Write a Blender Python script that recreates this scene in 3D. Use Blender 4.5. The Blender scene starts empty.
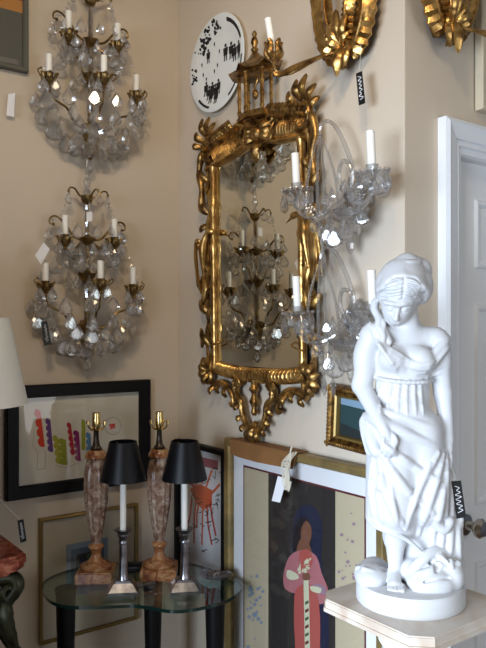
import bpy, math, random
import numpy as np
from mathutils import Vector, Matrix
R = math.radians
PI = math.pi
SC = bpy.context.scene
COL = SC.collection
random.seed(7)

# ------------------------------------------------------------------ camera
EYE, FOC, CX, HY = 1.55, 707.0, 243.0, 328.0
cd = bpy.data.cameras.new('camera'); cam = bpy.data.objects.new('camera', cd); COL.objects.link(cam)
cam.location = (0, 0, EYE); cam.rotation_euler = (R(90), 0, 0)
cd.sensor_fit = 'VERTICAL'; cd.sensor_height = 36.0; cd.lens = FOC * 36 / 648
cd.shift_y = (HY - 324) / 648
cd.clip_start = 0.02
SC.camera = cam

# ------------------------------------------------------------------ room axes
CORNER = Vector((-.248, 2.70, 0))
AL = Vector((.804, .595, 0)).normalized()      # along the left wall, towards its inner corner
AR = Vector((.595, -.804, 0)).normalized()     # along the right wall, towards the viewer
CORNER2 = CORNER + AR * 1.112
WALL = {'L': (CORNER, AL, AR), 'R': (CORNER, AR, -AL), 'A': (CORNER2, AL, AR)}
ANG = {'L': math.atan2(AL.y, AL.x), 'R': math.atan2(AR.y, AR.x), 'A': math.atan2(AL.y, AL.x)}

def hit(w, px, py, d=0.0):
    """where the sight line through photo point (px, py) meets the plane d in front of wall w: (u along, z)"""
    o, r, n = WALL[w]; o = o + n * d; k = (px - CX) / FOC
    u = (k * o.y - o.x) / (r.x - k * r.y); Y = o.y + u * r.y
    return u, EYE + (HY - py) / FOC * Y

def wpt(w, u, z, d=0.0):
    o, r, n = WALL[w]; p = o + r * u + n * d
    return Vector((p.x, p.y, z))

# ------------------------------------------------------------------ world, light, exposure
W = bpy.data.worlds.new('world'); SC.world = W; W.use_nodes = True
bg = W.node_tree.nodes['Background']
bg.inputs[0].default_value = (.60, .72, 1.0, 1); bg.inputs[1].default_value = .15

def area(name, loc, target, sx, sy, power, col):
    l = bpy.data.lights.new(name, 'AREA'); l.shape = 'RECTANGLE'; l.size = sx; l.size_y = sy
    l.energy = power; l.color = col
    o = bpy.data.objects.new(name, l); COL.objects.link(o); o.location = loc
    o.rotation_euler = (Vector(target) - Vector(loc)).to_track_quat('-Z', 'Y').to_euler()
    return o
# daylight through the shop window opposite the right wall, and a weaker one behind the viewer
RIGHT_FAR = 3.55      # distance of the window wall from the right wall
BACK_FAR = 4.3        # distance of the back wall from the left wall
p1 = CORNER - AL * (RIGHT_FAR - .03) + AR * 2.1
area('window_daylight', (p1.x, p1.y, 1.25), (p1.x + AL.x, p1.y + AL.y, 0.80), 2.0, 1.5, 142, (.70, .83, 1.0)).data.spread = R(118)
p2 = CORNER + AR * (BACK_FAR - .03) + AL * 0.3
area('window_daylight_back', (p2.x, p2.y, 1.25), (p2.x - AR.x, p2.y - AR.y, 1.2), 1.8, 1.5, 22, (.90, .95, 1.0))
pc = CORNER + AR * 1.9 - AL * 1.2
area('ceiling_light', (pc.x, pc.y, 3.03), (pc.x, pc.y, 0), .5, .5, 5, (1.0, .80, .56))
def spot(name, loc, target, power, cone):
    l = bpy.data.lights.new(name, 'SPOT'); l.energy = power; l.color = (1.0, .80, .56); l.spot_size = R(cone); l.spot_blend = .9; l.shadow_soft_size = .07
    o = bpy.data.objects.new(name, l); COL.objects.link(o); o.location = loc
    o.rotation_euler = (Vector(target) - Vector(loc)).to_track_quat('-Z', 'Y').to_euler()
SPOTS = []
for (a_, b_, wl, u_, z_, pw) in ((1.75, .95, 'R', .65, 2.30, 20), (1.75, 1.35, 'L', -.35, 2.1, 38)):
    q_ = CORNER + AR * a_ - AL * b_; tg = WALL[wl][0] + WALL[wl][1] * u_; tg = Vector((tg.x, tg.y, z_)); lc = Vector((q_.x, q_.y, 2.86))
    spot('spotlight', lc, tg, pw, 70); SPOTS.append((lc, (tg - lc).normalized()))  # added out-of-view spots that warm the upper walls only
SC.view_settings.view_transform = 'Standard'; SC.view_settings.look = 'None'
SC.view_settings.gamma = 1; SC.view_settings.use_curve_mapping = False
SC.view_settings.exposure = 0.12
cy = SC.cycles
cy.use_denoising = True
cy.max_bounces = 12; cy.transparent_max_bounces = 24; cy.glossy_bounces = 5; cy.transmission_bounces = 8; cy.diffuse_bounces = 4
cy.caustics_reflective = False; cy.caustics_refractive = False
cy.sample_clamp_indirect = 6

# ------------------------------------------------------------------ materials
def lin(c):
    return tuple(((v / 255) / 12.92 if v / 255 <= .04045 else ((v / 255 + .055) / 1.055) ** 2.4) for v in c)

def mat(name, rgb, rough=.5, metal=0, var=None, scale=8, detail=4, bump=0, bscale=60, **kw):
    """var: second colour mixed in by a noise texture in object space"""
    m = bpy.data.materials.new(name); m.use_nodes = True
    nt = m.node_tree; b = nt.nodes['Principled BSDF']
    b.inputs['Base Color'].default_value = (*lin(rgb), 1)
    b.inputs['Roughness'].default_value = rough; b.inputs['Metallic'].default_value = metal
    for k, v in kw.items(): b.inputs[k.replace('_', ' ')].default_value = v
    tc = nt.nodes.new('ShaderNodeTexCoord')
    if var:
        n = nt.nodes.new('ShaderNodeTexNoise'); n.inputs['Scale'].default_value = scale; n.inputs['Detail'].default_value = detail
        nt.links.new(tc.outputs['Object'], n.inputs['Vector'])
        cr = nt.nodes.new('ShaderNodeValToRGB'); cr.color_ramp.elements[0].position = .35; cr.color_ramp.elements[1].position = .65
        cr.color_ramp.elements[0].color = (*lin(rgb), 1); cr.color_ramp.elements[1].color = (*lin(var), 1)
        nt.links.new(n.outputs['Fac'], cr.inputs['Fac']); nt.links.new(cr.outputs['Color'], b.inputs['Base Color'])
    if bump:
        n2 = nt.nodes.new('ShaderNodeTexNoise'); n2.inputs['Scale'].default_value = bscale; n2.inputs['Detail'].default_value = 3
        nt.links.new(tc.outputs['Object'], n2.inputs['Vector'])
        bp = nt.nodes.new('ShaderNodeBump'); bp.inputs['Strength'].default_value = bump; bp.inputs['Distance'].default_value = .002
        nt.links.new(n2.outputs['Fac'], bp.inputs['Height']); nt.links.new(bp.outputs['Normal'], b.inputs['Normal'])
    return m

def clear_mat(name, tint, gloss_rough=.02, base_gloss=.04, glass=0.0, ior=1.5):
    """see-through material: tinted transparency with fresnel reflection (+ a share of refracting glass)"""
    m = bpy.data.materials.new(name); m.use_nodes = True; nt = m.node_tree; nt.nodes.clear()
    out = nt.nodes.new('ShaderNodeOutputMaterial'); tr = nt.nodes.new('ShaderNodeBsdfTransparent')
    tr.inputs[0].default_value = (*tint, 1)
    gl = nt.nodes.new('ShaderNodeBsdfGlossy'); gl.inputs['Roughness'].default_value = gloss_rough
    fr = nt.nodes.new('ShaderNodeLayerWeight'); fr.inputs['Blend'].default_value = .5
    pw = nt.nodes.new('ShaderNodeMath'); pw.operation = 'POWER'; pw.inputs[1].default_value = 4.0; nt.links.new(fr.outputs['Facing'], pw.inputs[0])
    ad = nt.nodes.new('ShaderNodeMath'); ad.operation = 'ADD'; ad.use_clamp = True; ad.inputs[1].default_value = base_gloss + .03
    nt.links.new(pw.outputs[0], ad.inputs[0])
    mx = nt.nodes.new('ShaderNodeMixShader'); nt.links.new(ad.outputs[0], mx.inputs[0])
    nt.links.new(tr.outputs[0], mx.inputs[1]); nt.links.new(gl.outputs[0], mx.inputs[2])
    last = mx
    if glass:
        df = nt.nodes.new('ShaderNodeBsdfDiffuse'); df.inputs[0].default_value = (.95, .96, 1, 1)
        m3 = nt.nodes.new('ShaderNodeMixShader'); m3.inputs[0].default_value = .045
        nt.links.new(mx.outputs[0], m3.inputs[1]); nt.links.new(df.outputs[0], m3.inputs[2]); mx = last = m3
    if glass:
        g = nt.nodes.new('ShaderNodeBsdfGlass'); g.inputs['IOR'].default_value = 1.45; g.inputs['Roughness'].default_value = 0
        m2 = nt.nodes.new('ShaderNodeMixShader'); m2.inputs[0].default_value = glass
        nt.links.new(mx.outputs[0], m2.inputs[1]); nt.links.new(g.outputs[0], m2.inputs[2]); last = m2
    nt.links.new(last.outputs[0], out.inputs[0])
    return m

def marble_mat(name, c0, c1, c2, rough=.25, scale=9):
    m = bpy.data.materials.new(name); m.use_nodes = True; nt = m.node_tree; b = nt.nodes['Principled BSDF']
    tc = nt.nodes.new('ShaderNodeTexCoord'); n = nt.nodes.new('ShaderNodeTexNoise')
    n.inputs['Scale'].default_value = scale; n.inputs['Detail'].default_value = 8; n.inputs['Distortion'].default_value = 1.5
    nt.links.new(tc.outputs['Object'], n.inputs['Vector'])
    cr = nt.nodes.new('ShaderNodeValToRGB'); e = cr.color_ramp.elements
    e[0].position = .32; e[0].color = (*lin(c0), 1); e[1].position = .68; e[1].color = (*lin(c2), 1)
    k = e.new(.5); k.color = (*lin(c1), 1)
    nt.links.new(n.outputs['Fac'], cr.inputs['Fac']); nt.links.new(cr.outputs['Color'], b.inputs['Base Color'])
    b.inputs['Roughness'].default_value = rough
    return m

M = {}
M['wall'] = mat('wall_paint', (204, 190, 171), .85, var=(200, 186, 167), scale=1.5, bump=.15, bscale=90)
M['floor'] = mat('floor_wood', (70, 52, 38), .5, var=(90, 66, 48), scale=3)
M['ceil'] = mat('ceiling_paint', (225, 220, 210), .9)
M['trim'] = mat('white_gloss_paint', (226, 229, 232), .35)
M['door'] = mat('door_paint', (232, 234, 235), .4)
M['gold'] = mat('gilt', (186, 146, 84), .33, .88, var=(86, 60, 32), scale=34, detail=6, bump=.6, bscale=150)
M['goldb'] = mat('bright_gilt', (212, 172, 104), .28, .9, var=(132, 94, 48), scale=24, detail=5, bump=.4, bscale=120)
M['golddark'] = mat('old_gilt', (150, 110, 52), .4, .8, var=(62, 44, 24), scale=70, bump=.8, bscale=160)
M['goldframe'] = mat('dull_gilt_wood', (168, 140, 88), .45, .45, var=(120, 104, 66), scale=12)
M['thingold'] = mat('thin_gilt', (140, 116, 66), .4, .6)
M['bronze'] = mat('bronze', (150, 122, 74), .34, .9, var=(92, 74, 46), scale=40)
M['bronzebright'] = mat('bright_bronze', (170, 140, 72), .3, .95)
M['candle'] = mat('candle_sleeve', (240, 238, 230), .5)
M['crystal'] = clear_mat('crystal', (.99, .99, .99), .02, .08, glass=.08)
M['crystaledge'] = clear_mat('crystal_bevel', (.99, .99, .99), .03, .30, glass=.30)
M['bead'] = clear_mat('crystal_bead', (.99, .99, .99), .02, .27, glass=.2)
M['plaster'] = mat('white_marble', (206, 207, 210), .45, var=(200, 200, 200), scale=4)
M['blackwood'] = mat('black_wood', (8, 7, 8), .5, Specular_IOR_Level=.2)
M['blackpaper'] = mat('black_paper', (7, 7, 11), .42, Specular_IOR_Level=.3, var=(10, 10, 15), scale=12)
M['shadeliner'] = mat('shade_lining', (190, 160, 90), .5)
M['paper'] = mat('art_paper', (226, 220, 204), .8, var=(214, 206, 188), scale=5)
M['ivory'] = mat('ivory_mat', (196, 184, 160), .8)
M['white'] = mat('white_card', (236, 236, 238), .7)
M['black'] = mat('black_card', (12, 12, 14), .5)
M['ink'] = mat('black_ink', (22, 20, 22), .7)
M['string'] = mat('white_string', (214, 206, 186), .8)
M['silver'] = mat('silver_metal', (178, 178, 184), .28, 1.0, var=(116, 116, 122), scale=30)
M['brass'] = mat('polished_brass', (226, 200, 136), .18, 1.0)
M['darkmetal'] = mat('dark_metal', (70, 62, 54), .35, .8)
M['lampmarble'] = marble_mat('brown_marble', (98, 68, 54), (150, 122, 104), (192, 176, 160), .25, 30)
M['ochremarble'] = marble_mat('ochre_marble', (112, 58, 36), (166, 112, 72), (196, 158, 112), .22, 30)
M['redmarble'] = marble_mat('red_marble', (96, 38, 26), (150, 72, 50), (190, 126, 96), .22, 22)
M['pedmarble'] = marble_mat('cream_marble', (212, 204, 194), (204, 192, 176), (184, 164, 146), .3, 6)
M['pedwhite'] = mat('white_column', (226, 228, 228), .5)
M['greenbronze'] = mat('green_bronze', (66, 66, 46), .4, .75, var=(36, 38, 28), scale=25)
M['redwood'] = mat('red_brown_wood', (74, 30, 20), .4, var=(50, 20, 14), scale=8)
M['tableglass'] = clear_mat('table_glass', (.78, .88, .84), .01, .02)
M['glassedge'] = mat('glass_edge', (16, 38, 33), .1)
M['pane'] = clear_mat('picture_glass', (.97, .97, .97), .02, .0)
M['shade'] = mat('white_shade_fabric', (236, 234, 224), .8, bump=.1, bscale=200)
M['plate'] = mat('glazed_plate', (226, 230, 228), .15)
M['cardboard'] = mat('brown_cardboard', (140, 96, 52), .8, var=(124, 84, 44), scale=10)
M['chrome'] = mat('nickel', (190, 182, 170), .2, 1.0)
M['blackplastic'] = mat('black_cord', (14, 14, 15), .5)
mm = bpy.data.materials.new('looking_glass'); mm.use_nodes = True
b_ = mm.node_tree.nodes['Principled BSDF']; b_.inputs['Base Color'].default_value = (.80, .79, .70, 1); b_.inputs['Metallic'].default_value = 1; b_.inputs['Roughness'].default_value = .015
M['mirror'] = mm
for k, c in dict(a_red=(214, 62, 34), a_purple=(104, 62, 128), a_olive=(150, 156, 44), a_crimson=(178, 34, 48), a_magenta=(134, 32, 98), a_lime=(170, 168, 60),
                 a_blue=(86, 132, 168), a_line=(120, 112, 104), a_dark=(40, 34, 31), a_beige=(190, 176, 146), a_kimono=(176, 84, 74), a_pink=(176, 108, 112),
                 a_skin=(120, 76, 54), a_hair=(22, 14, 16), a_navy=(20, 26, 54), a_sash=(206, 204, 170), a_lilac=(150, 122, 136), a_sky=(132, 144, 160),
                 a_burgundy=(92, 30, 36), a_orange=(222, 104, 62), a_teal=(28, 56, 58), a_seadark=(18, 30, 30), a_seasky=(120, 146, 164), a_green=(60, 88, 60),
                 a_bluegrey=(84, 96, 116), a_yellow=(190, 160, 60), a_brownred=(112, 42, 36), a_grey=(104, 104, 106), a_greygreen=(92, 90, 78), a_leafdark=(56, 50, 44), a_amber=(196, 134, 62)).items():
    M[k] = mat('pigment_' + k[2:], c, .75)

# ------------------------------------------------------------------ mesh builder
class MB:
    def __init__(s): s.v = []; s.f = []; s.fm = []; s.m = 0; s.x = Matrix()
    def add(s, vs, fs, m=None):
        o = len(s.v); s.v += [s.x @ Vector(v) for v in vs]
        s.f += [tuple(i + o for i in f) for f in fs]; s.fm += [s.m if m is None else m] * len(fs)
    def box(s, x0, x1, y0, y1, z0, z1):
        s.add([(x, y, z) for x in (x0, x1) for y in (y0, y1) for z in (z0, z1)],
              [(0, 1, 3, 2), (4, 6, 7, 5), (0, 4, 5, 1), (2, 3, 7, 6), (0, 2, 6, 4), (1, 5, 7, 3)])
    def bar(s, a, b, w, h, up=(0, 0, 1)):
        a = Vector(a); b = Vector(b); t = (b - a).normalized(); u = Vector(up); n = t.cross(u).normalized(); u = n.cross(t)
        vs = [p + n * i * w / 2 + u * j * h / 2 for p in (a, b) for i, j in ((-1, -1), (1, -1), (1, 1), (-1, 1))]
        s.add(vs, [(0, 1, 2, 3), (7, 6, 5, 4), (0, 4, 5, 1), (1, 5, 6, 2), (2, 6, 7, 3), (3, 7, 4, 0)])
    def tube(s, pts, r, n=8, flat=None, mod=None):
        """swept round section; r number, list or function of 0..1; flat=(direction, factor) squashes the section along a direction"""
        P = [Vector(p) for p in pts]; k = len(P)
        rr = [r(i / (k - 1)) if callable(r) else (r[i] if isinstance(r, (list, tuple)) else r) for i in range(k)]
        T = [(P[min(i + 1, k - 1)] - P[max(i - 1, 0)]).normalized() for i in range(k)]
        u = T[0].orthogonal().normalized(); vs = []
        for i in range(k):
            u = (u - T[i] * u.dot(T[i]))
            u = u.normalized() if u.length > 1e-6 else T[i].orthogonal().normalized()
            w = T[i].cross(u)
            for j in range(n):
                a = 2 * PI * j / n; q = (u * math.cos(a) + w * math.sin(a)) * max(rr[i], 1e-5)
                if flat: d = Vector(flat[0]); q = q - d * q.dot(d) * (1 - flat[1])
                vs.append(P[i] + q)
        fs = [(i * n + j, i * n + (j + 1) % n, (i + 1) * n + (j + 1) % n, (i + 1) * n + j) for i in range(k - 1) for j in range(n)]
        fs += [tuple(range(n - 1, -1, -1)), tuple((k - 1) * n + j for j in range(n))]
        s.add(vs, fs)
    def lathe(s, prof, n=24, flute=0, fl_n=12, sq=(1, 1), c=(0, 0, 0), ph=0, fl_rng=None):
        vs = []; k = len(prof)
        for i, (r, z) in enumerate(prof):
            for j in range(n):
                a = 2 * PI * j / n + ph
                q = r * (1 + (flute * math.cos(a * fl_n) if (fl_rng is None or fl_rng[0] <= z <= fl_rng[1]) else 0))
                vs.append((c[0] + q * math.cos(a) * sq[0], c[1] + q * math.sin(a) * sq[1], c[2] + z))
        fs = [(i * n + j, i * n + (j + 1) % n, (i + 1) * n + (j + 1) % n, (i + 1) * n + j) for i in range(k - 1) for j in range(n)]
        fs += [tuple(range(n - 1, -1, -1)), tuple((k - 1) * n + j for j in range(n))]
        s.add(vs, fs)
    def ball(s, c, r, n=10, k=7):
        r = r if isinstance(r, (tuple, list)) else (r, r, r)
        prof = [(math.sin(PI * i / k), -math.cos(PI * i / k)) for i in range(k + 1)]
        prof[0] = (1e-3, -1); prof[-1] = (1e-3, 1); o = len(s.v)
        vs = []
        for q, z in prof:
            for j in range(n):
                a = 2 * PI * j / n; vs.append((c[0] + r[0] * q * math.cos(a), c[1] + r[1] * q * math.sin(a), c[2] + r[2] * z))
        fs = [(i * n + j, i * n + (j + 1) % n, (i + 1) * n + (j + 1) % n, (i + 1) * n + j) for i in range(k) for j in range(n)]
        fs += [tuple(range(n - 1, -1, -1)), tuple(k * n + j for j in range(n))]
        s.add(vs, fs)
    def prism(s, pts, y0, y1):
        """outline in x,z extruded along y"""
        n = len(pts); vs = [(x, y0, z) for x, z in pts] + [(x, y1, z) for x, z in pts]
        s.add(vs, [tuple(range(n)), tuple(range(2 * n - 1, n - 1, -1))] + [(i, i + n, (i + 1) % n + n, (i + 1) % n) for i in range(n)])
    def slab(s, pts, z0, z1, mside=None):
        n = len(pts); vs = [(x, y, z0) for x, y in pts] + [(x, y, z1) for x, y in pts]
        s.add(vs, [tuple(range(n - 1, -1, -1)), tuple(range(n, 2 * n))])
        o = len(s.v) - 2 * n
        s.f += [(o + i, o + (i + 1) % n, o + (i + 1) % n + n, o + i + n) for i in range(n)]; s.fm += [s.m if mside is None else mside] * n
    def frame(s, x0, x1, z0, z1, prof):
        """mitred moulding: prof = list of (inset from outer edge, y)"""
        n = len(prof); vs = []
        for i, y in prof:
            vs += [(x0 + i, y, z0 + i), (x1 - i, y, z0 + i), (x1 - i, y, z1 - i), (x0 + i, y, z1 - i)]
        fs = [(4 * a + j, 4 * a + (j + 1) % 4, 4 * ((a + 1) % n) + (j + 1) % 4, 4 * ((a + 1) % n) + j) for a in range(n) for j in range(4)]
        s.add(vs, fs)
    def leaf(s, pts, w, nrm=(0, -1, 0), curl=.25, serr=0, nserr=9, th=.0025, ridge=0):
        """blade along pts; w half-width (function of 0..1 or number for a pointed leaf); raised mid-rib, serrated edge"""
        P = spline([Vector(p) for p in pts], max(10, 2 * nserr)) if serr else spline([Vector(p) for p in pts], 12)
        k = len(P); N = Vector(nrm).normalized(); vs = []
        for i in range(k):
            t = i / (k - 1); T = (P[min(i + 1, k - 1)] - P[max(i - 1, 0)]).normalized()
            sd = T.cross(N)
            sd = sd.normalized() if sd.length > 1e-5 else T.orthogonal().normalized()
            nn = sd.cross(T).normalized()
            hw = w(t) if callable(w) else w * (math.sin(PI * min(1, t * .92 + .08)) ** .7 + .03)
            saw = 1 - serr * ((t * nserr) % 1.0) if serr else 1
            hh = hw * saw
            rg = ridge * hw * math.cos(2 * PI * t * nserr) if ridge else 0
            ring = [(-1, -curl), (-.5, .15), (0, .32), (.5, .15), (1, -curl)]
            for q, e in ring: vs.append(P[i] + sd * hh * q + nn * (hw * e + (rg if abs(q) == .5 else 0) + th))
            for q, e in ring[::-1]: vs.append(P[i] + sd * hh * q + nn * (hw * e - th))
        n = 10
        fs = [(i * n + j, i * n + (j + 1) % n, (i + 1) * n + (j + 1) % n, (i + 1) * n + j) for i in range(k - 1) for j in range(n)]
        fs += [tuple(range(n - 1, -1, -1)), tuple((k - 1) * n + j for j in range(n))]
        s.add(vs, fs)
    def band(s, pts, w, h, ribs=0, rd=.2, y0=0.0, res=6):
        """flat half-round moulding on the wall plane along pts (x,z), half width w, height h towards the viewer, cross ribs"""
        P = spline([Vector((p[0], 0, p[1])) for p in pts], max(len(pts) * 6, ribs * res)); k = len(P); vs = []; n = 9
        for i in range(k):
            t = i / (k - 1); T = (P[min(i + 1, k - 1)] - P[max(i - 1, 0)]).normalized(); sd = T.cross(Vector((0, -1, 0))).normalized()
            g = 1 - rd * (.5 - .5 * math.cos(2 * PI * t * ribs)) if ribs else 1
            ww = w(t) if callable(w) else w
            for j in range(n - 1):
                a = PI * j / (n - 2); vs.append(P[i] + sd * ww * math.cos(a) * (.93 + .07 * g) + Vector((0, y0 - h * g * math.sin(a) ** .8 if 0 < j < n - 2 else y0, 0)))
            vs.append(P[i] + Vector((0, y0, 0)))
        fs = [(i * n + j, i * n + (j + 1) % n, (i + 1) * n + (j + 1) % n, (i + 1) * n + j) for i in range(k - 1) for j in range(n)]
        fs += [tuple(range(n - 1, -1, -1)), tuple((k - 1) * n + j for j in range(n))]
        s.add(vs, fs)
    def poly(s, pts, y):
        """flat shape in the x,z plane facing the viewer, a paint layer on its sheet"""
        s.add([(x, y, z) for x, z in pts], [tuple(range(len(pts)))])

def spline(P, n):
    P = [Vector(p) for p in P]; k = len(P)
    if k == 2: return [P[0].lerp(P[1], i / (n - 1)) for i in range(n)]
    out = []
    for i in range(n):
        t = i / (n - 1) * (k - 1); a = min(int(t), k - 2); f = t - a
        p0, p1, p2, p3 = P[max(a - 1, 0)], P[a], P[a + 1], P[min(a + 2, k - 1)]
        out.append(.5 * ((2 * p1) + (p2 - p0) * f + (2 * p0 - 5 * p1 + 4 * p2 - p3) * f * f + (3 * p1 - p0 - 3 * p2 + p3) * f ** 3))
    return out

def spiral(cx, cz, r0, r1, a0, turns, n=18, y=0):
    return [Vector((cx + (r0 + (r1 - r0) * i / (n - 1)) * math.cos(a0 + 2 * PI * turns * i / (n - 1)), y,
                    cz + (r0 + (r1 - r0) * i / (n - 1)) * math.sin(a0 + 2 * PI * turns * i / (n - 1)))) for i in range(n)]

def build(name, mb, mats, parent=None, loc=None, rotz=0, smooth=40, mesh=None):
    if mesh is None:
        mesh = bpy.data.meshes.new(name); mesh.from_pydata([tuple(v) for v in mb.v], [], mb.f)
        for m in (mats if isinstance(mats, (list, tuple)) else [mats]): mesh.materials.append(M[m])
        mesh.polygons.foreach_set('material_index', mb.fm)
        mesh.update()
        if smooth:
            mesh.shade_smooth(); mesh.set_sharp_from_angle(angle=R(smooth))
        import bmesh
        bm = bmesh.new(); bm.from_mesh(mesh); bmesh.ops.recalc_face_normals(bm, faces=bm.faces) if not getattr(mb, 'flat', False) else None
        bm.to_mesh(mesh); bm.free()
    o = bpy.data.objects.new(name, mesh); COL.objects.link(o)
    if parent: o.parent = parent
    if loc is not None: o.location = loc
    o.rotation_euler.z = rotz
    return o

def thing(name, label, cat, loc, rotz=0, group=None):
    o = bpy.data.objects.new(name, None); COL.objects.link(o); o.empty_display_size = .05
    o.location = loc; o.rotation_euler.z = rotz; o['label'] = label; o['category'] = cat
    if group: o['group'] = group
    return o

def tag(o, label, cat, group=None):
    o['label'] = label; o['category'] = cat
    if group: o['group'] = group
    return o

def struct(name, mb, m, smooth=0):
    o = build(name, mb, m, smooth=smooth); o['kind'] = 'structure'; return o

def copy_tree(o, parent=None, label=None):
    c = o.copy(); COL.objects.link(c); c.parent = parent
    if label: c['label'] = label
    for ch in [x for x in o.children]: copy_tree(ch, c)
    return c

def wallthing(name, label, cat, w, u, z, group=None, d=0.0):
    return thing(name, label, cat, wpt(w, u, z, d), ANG[w], group)

# ------------------------------------------------------------------ the room
CEIL = 3.05
def wall_mb(w, u0, u1, z0, z1, th=.12):
    mb = MB(); o, r, n = WALL[w]
    pts = [o + r * u0, o + r * u1, o + r * u1 - n * th, o + r * u0 - n * th]
    mb.slab([(p.x, p.y) for p in pts], z0, z1); return mb
struct('wall_left', wall_mb('L', -RIGHT_FAR, .0, 0, CEIL), 'wall')
struct('wall_right', wall_mb('R', 0, 1.1112, 0, CEIL), 'wall')
# the return wall beside the door, around its opening
DU0, DU1, DZ = .222, 1.03, 2.035
mb = MB(); o_, r_, n_ = WALL['A']
def seg(mb, w, u0, u1, z0, z1, d0, d1):
    o, r, n = WALL[w]; pts = [o + r * u0 + n * d1, o + r * u1 + n * d1, o + r * u1 + n * d0, o + r * u0 + n * d0]
    mb.slab([(p.x, p.y) for p in pts], z0, z1)
seg(mb, 'A', 0.0008, DU0, 0, CEIL, -.14, 0); seg(mb, 'A', DU1, 2.3, 0, CEIL, -.14, 0); seg(mb, 'A', DU0, DU1, DZ, CEIL, -.14, 0)
struct('wall_alcove', mb, 'wall')
# the right wall's end face is flush with the return wall: back of the wall thickness
# window wall opposite the right wall
mb = MB()
def oseg(mb, v0, v1, z0, z1):   # along AR from the left wall
    base = CORNER - AL * RIGHT_FAR; pts = [base + AR * v0, base + AR * v1, base + AR * v1 - AL * .15, base + AR * v0 - AL * .15]
    mb.slab([(p.x, p.y) for p in pts], z0, z1)
oseg(mb, 0, 1.1, 0, CEIL); oseg(mb, 3.1, BACK_FAR, 0, CEIL); oseg(mb, 1.1, 3.1, 0, .5); oseg(mb, 1.1, 3.1, 2.0, CEIL)
struct('wall_window_side', mb, 'wall')
mb = MB()
def bseg(mb, v0, v1, z0, z1):   # back wall, along AL, positions measured from the corner
    base = CORNER + AR * BACK_FAR; pts = [base + AL * v0, base + AL * v1, base + AL * v1 + AR * .15, base + AL * v0 + AR * .15]
    mb.slab([(p.x, p.y) for p in pts], z0, z1)
bseg(mb, -RIGHT_FAR, -.6, 0, CEIL); bseg(mb, 1.2, 2.3, 0, CEIL); bseg(mb, -.6, 1.2, 0, .5); bseg(mb, -.6, 1.2, 2.0, CEIL)
struct('wall_back', mb, 'wall')
def room_slab(z0, z1):
    mb = MB(); pts = [CORNER - AL * (RIGHT_FAR + .2) - AR * .15, CORNER + AL * 2.4 - AR * .15, CORNER + AL * 2.4 + AR * (BACK_FAR + .2), CORNER - AL * (RIGHT_FAR + .2) + AR * (BACK_FAR + .2)]
    mb.slab([(p.x, p.y) for p in pts], z0, z1); return mb
struct('floor', room_slab(-.1, 0), 'floor'); struct('ceiling', room_slab(CEIL, CEIL + .1), 'ceil')
mb = MB(); seg(mb, 'R', .0, 1.112, 0, .12, 0, .015); struct('baseboard_right', mb, 'trim')
mb = MB(); seg(mb, 'L', -RIGHT_FAR, -.016, 0, .12, 0, .015); struct('baseboard_left', mb, 'trim')

# door with casing
t = thing('door_1', 'white panelled door with round metal knob behind the white statue', 'door', wpt('A', DU0, 0), ANG['A'])
t['kind'] = 'structure'
mb = MB(); w_ = DU1 - DU0
mb.box(.004, w_ - .004, .03, .07, .008, DZ - .004)
for (a, b) in ((.11, .36), (.45, .70)):
    for (z0, z1) in ((.22, .88), (1.04, 1.62), (1.72, 1.92)):
        mb.frame(a, b, z0, z1, [(0, .031), (.006, .022), (.014, .022), (.03, .036), (.03, .04), (0, .04)])
build('door_panel', mb, 'door', t, smooth=0)
mb = MB()
prof = [(0, 0), (0, -.026), (.012, -.032), (.022, -.028), (.05, -.022), (.052, -.016), (.066, -.018), (.07, -.012), (.085, -.010), (.09, 0), (.09, .13), (.0, .13)]
# casing: mitred moulding open at the bottom (runs into the floor)
n = len(prof); vs = []
for i, y in prof: vs += [(-.09 + i, y, 0), (-.09 + i, y, DZ + .075 - i), (w_ + .09 - i, y, DZ + .075 - i), (w_ + .09 - i, y, 0)]
fs = [(4 * a + j, 4 * a + j + 1, 4 * ((a + 1) % n) + j + 1, 4 * ((a + 1) % n) + j) for a in range(n) for j in range(3)]
mb.add(vs, fs); build('door_casing', mb, 'trim', t, smooth=0)
mb = MB(); mb.x = Matrix.Translation((.066, .03, .994)) @ Matrix.Rotation(R(90), 4, 'X')
mb.lathe([(.030, 0), (.030, .006), (.014, .010), (.011, .03), (.018, .036), (.027, .046), (.028, .056), (.020, .066), (.002, .068)], 20)
build('door_knob', mb, 'chrome', t)

# ------------------------------------------------------------------ framed pictures
def picture(name, label, cat, w, u0, u1, z0, z1, prof, fm, roll=0, d=0.004):
    t = wallthing(name, label, cat, w, (u0 + u1) / 2, z0, d=d)
    t.rotation_euler.y = roll
    hw = (u1 - u0) / 2; h = z1 - z0
    mb = MB(); mb.frame(-hw, hw, 0, h, prof); build('frame', mb, fm, t, smooth=0)
    ins = prof[-1][0]
    bk = MB(); bk.box(-hw + .006, hw - .006, -.002, .0, .006, h - .006); build('backing', bk, 'cardboard', t, smooth=0)
    return t, hw, h
def local(w, t_u, t_z, px, d=0.0):
    """photo points on a wall-hung sheet -> its local x,z"""
    return [(a - t_u, b - t_z) for a, b in (hit(w, x, y, d) for x, y in px)]
def flatmesh(): m = MB(); m.flat = True; return m
def circ(cx, cz, r, n=10, sq=1.0): return [(cx + r * math.cos(2 * PI * i / n), cz + r * sq * math.sin(2 * PI * i / n)) for i in range(n)]
def glaze(t, x0, x1, z0, z1, y):
    g = MB(); g.box(x0, x1, y - .001, y + .001, z0, z1); return build('glazing', g, 'pane', t, smooth=0)

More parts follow.
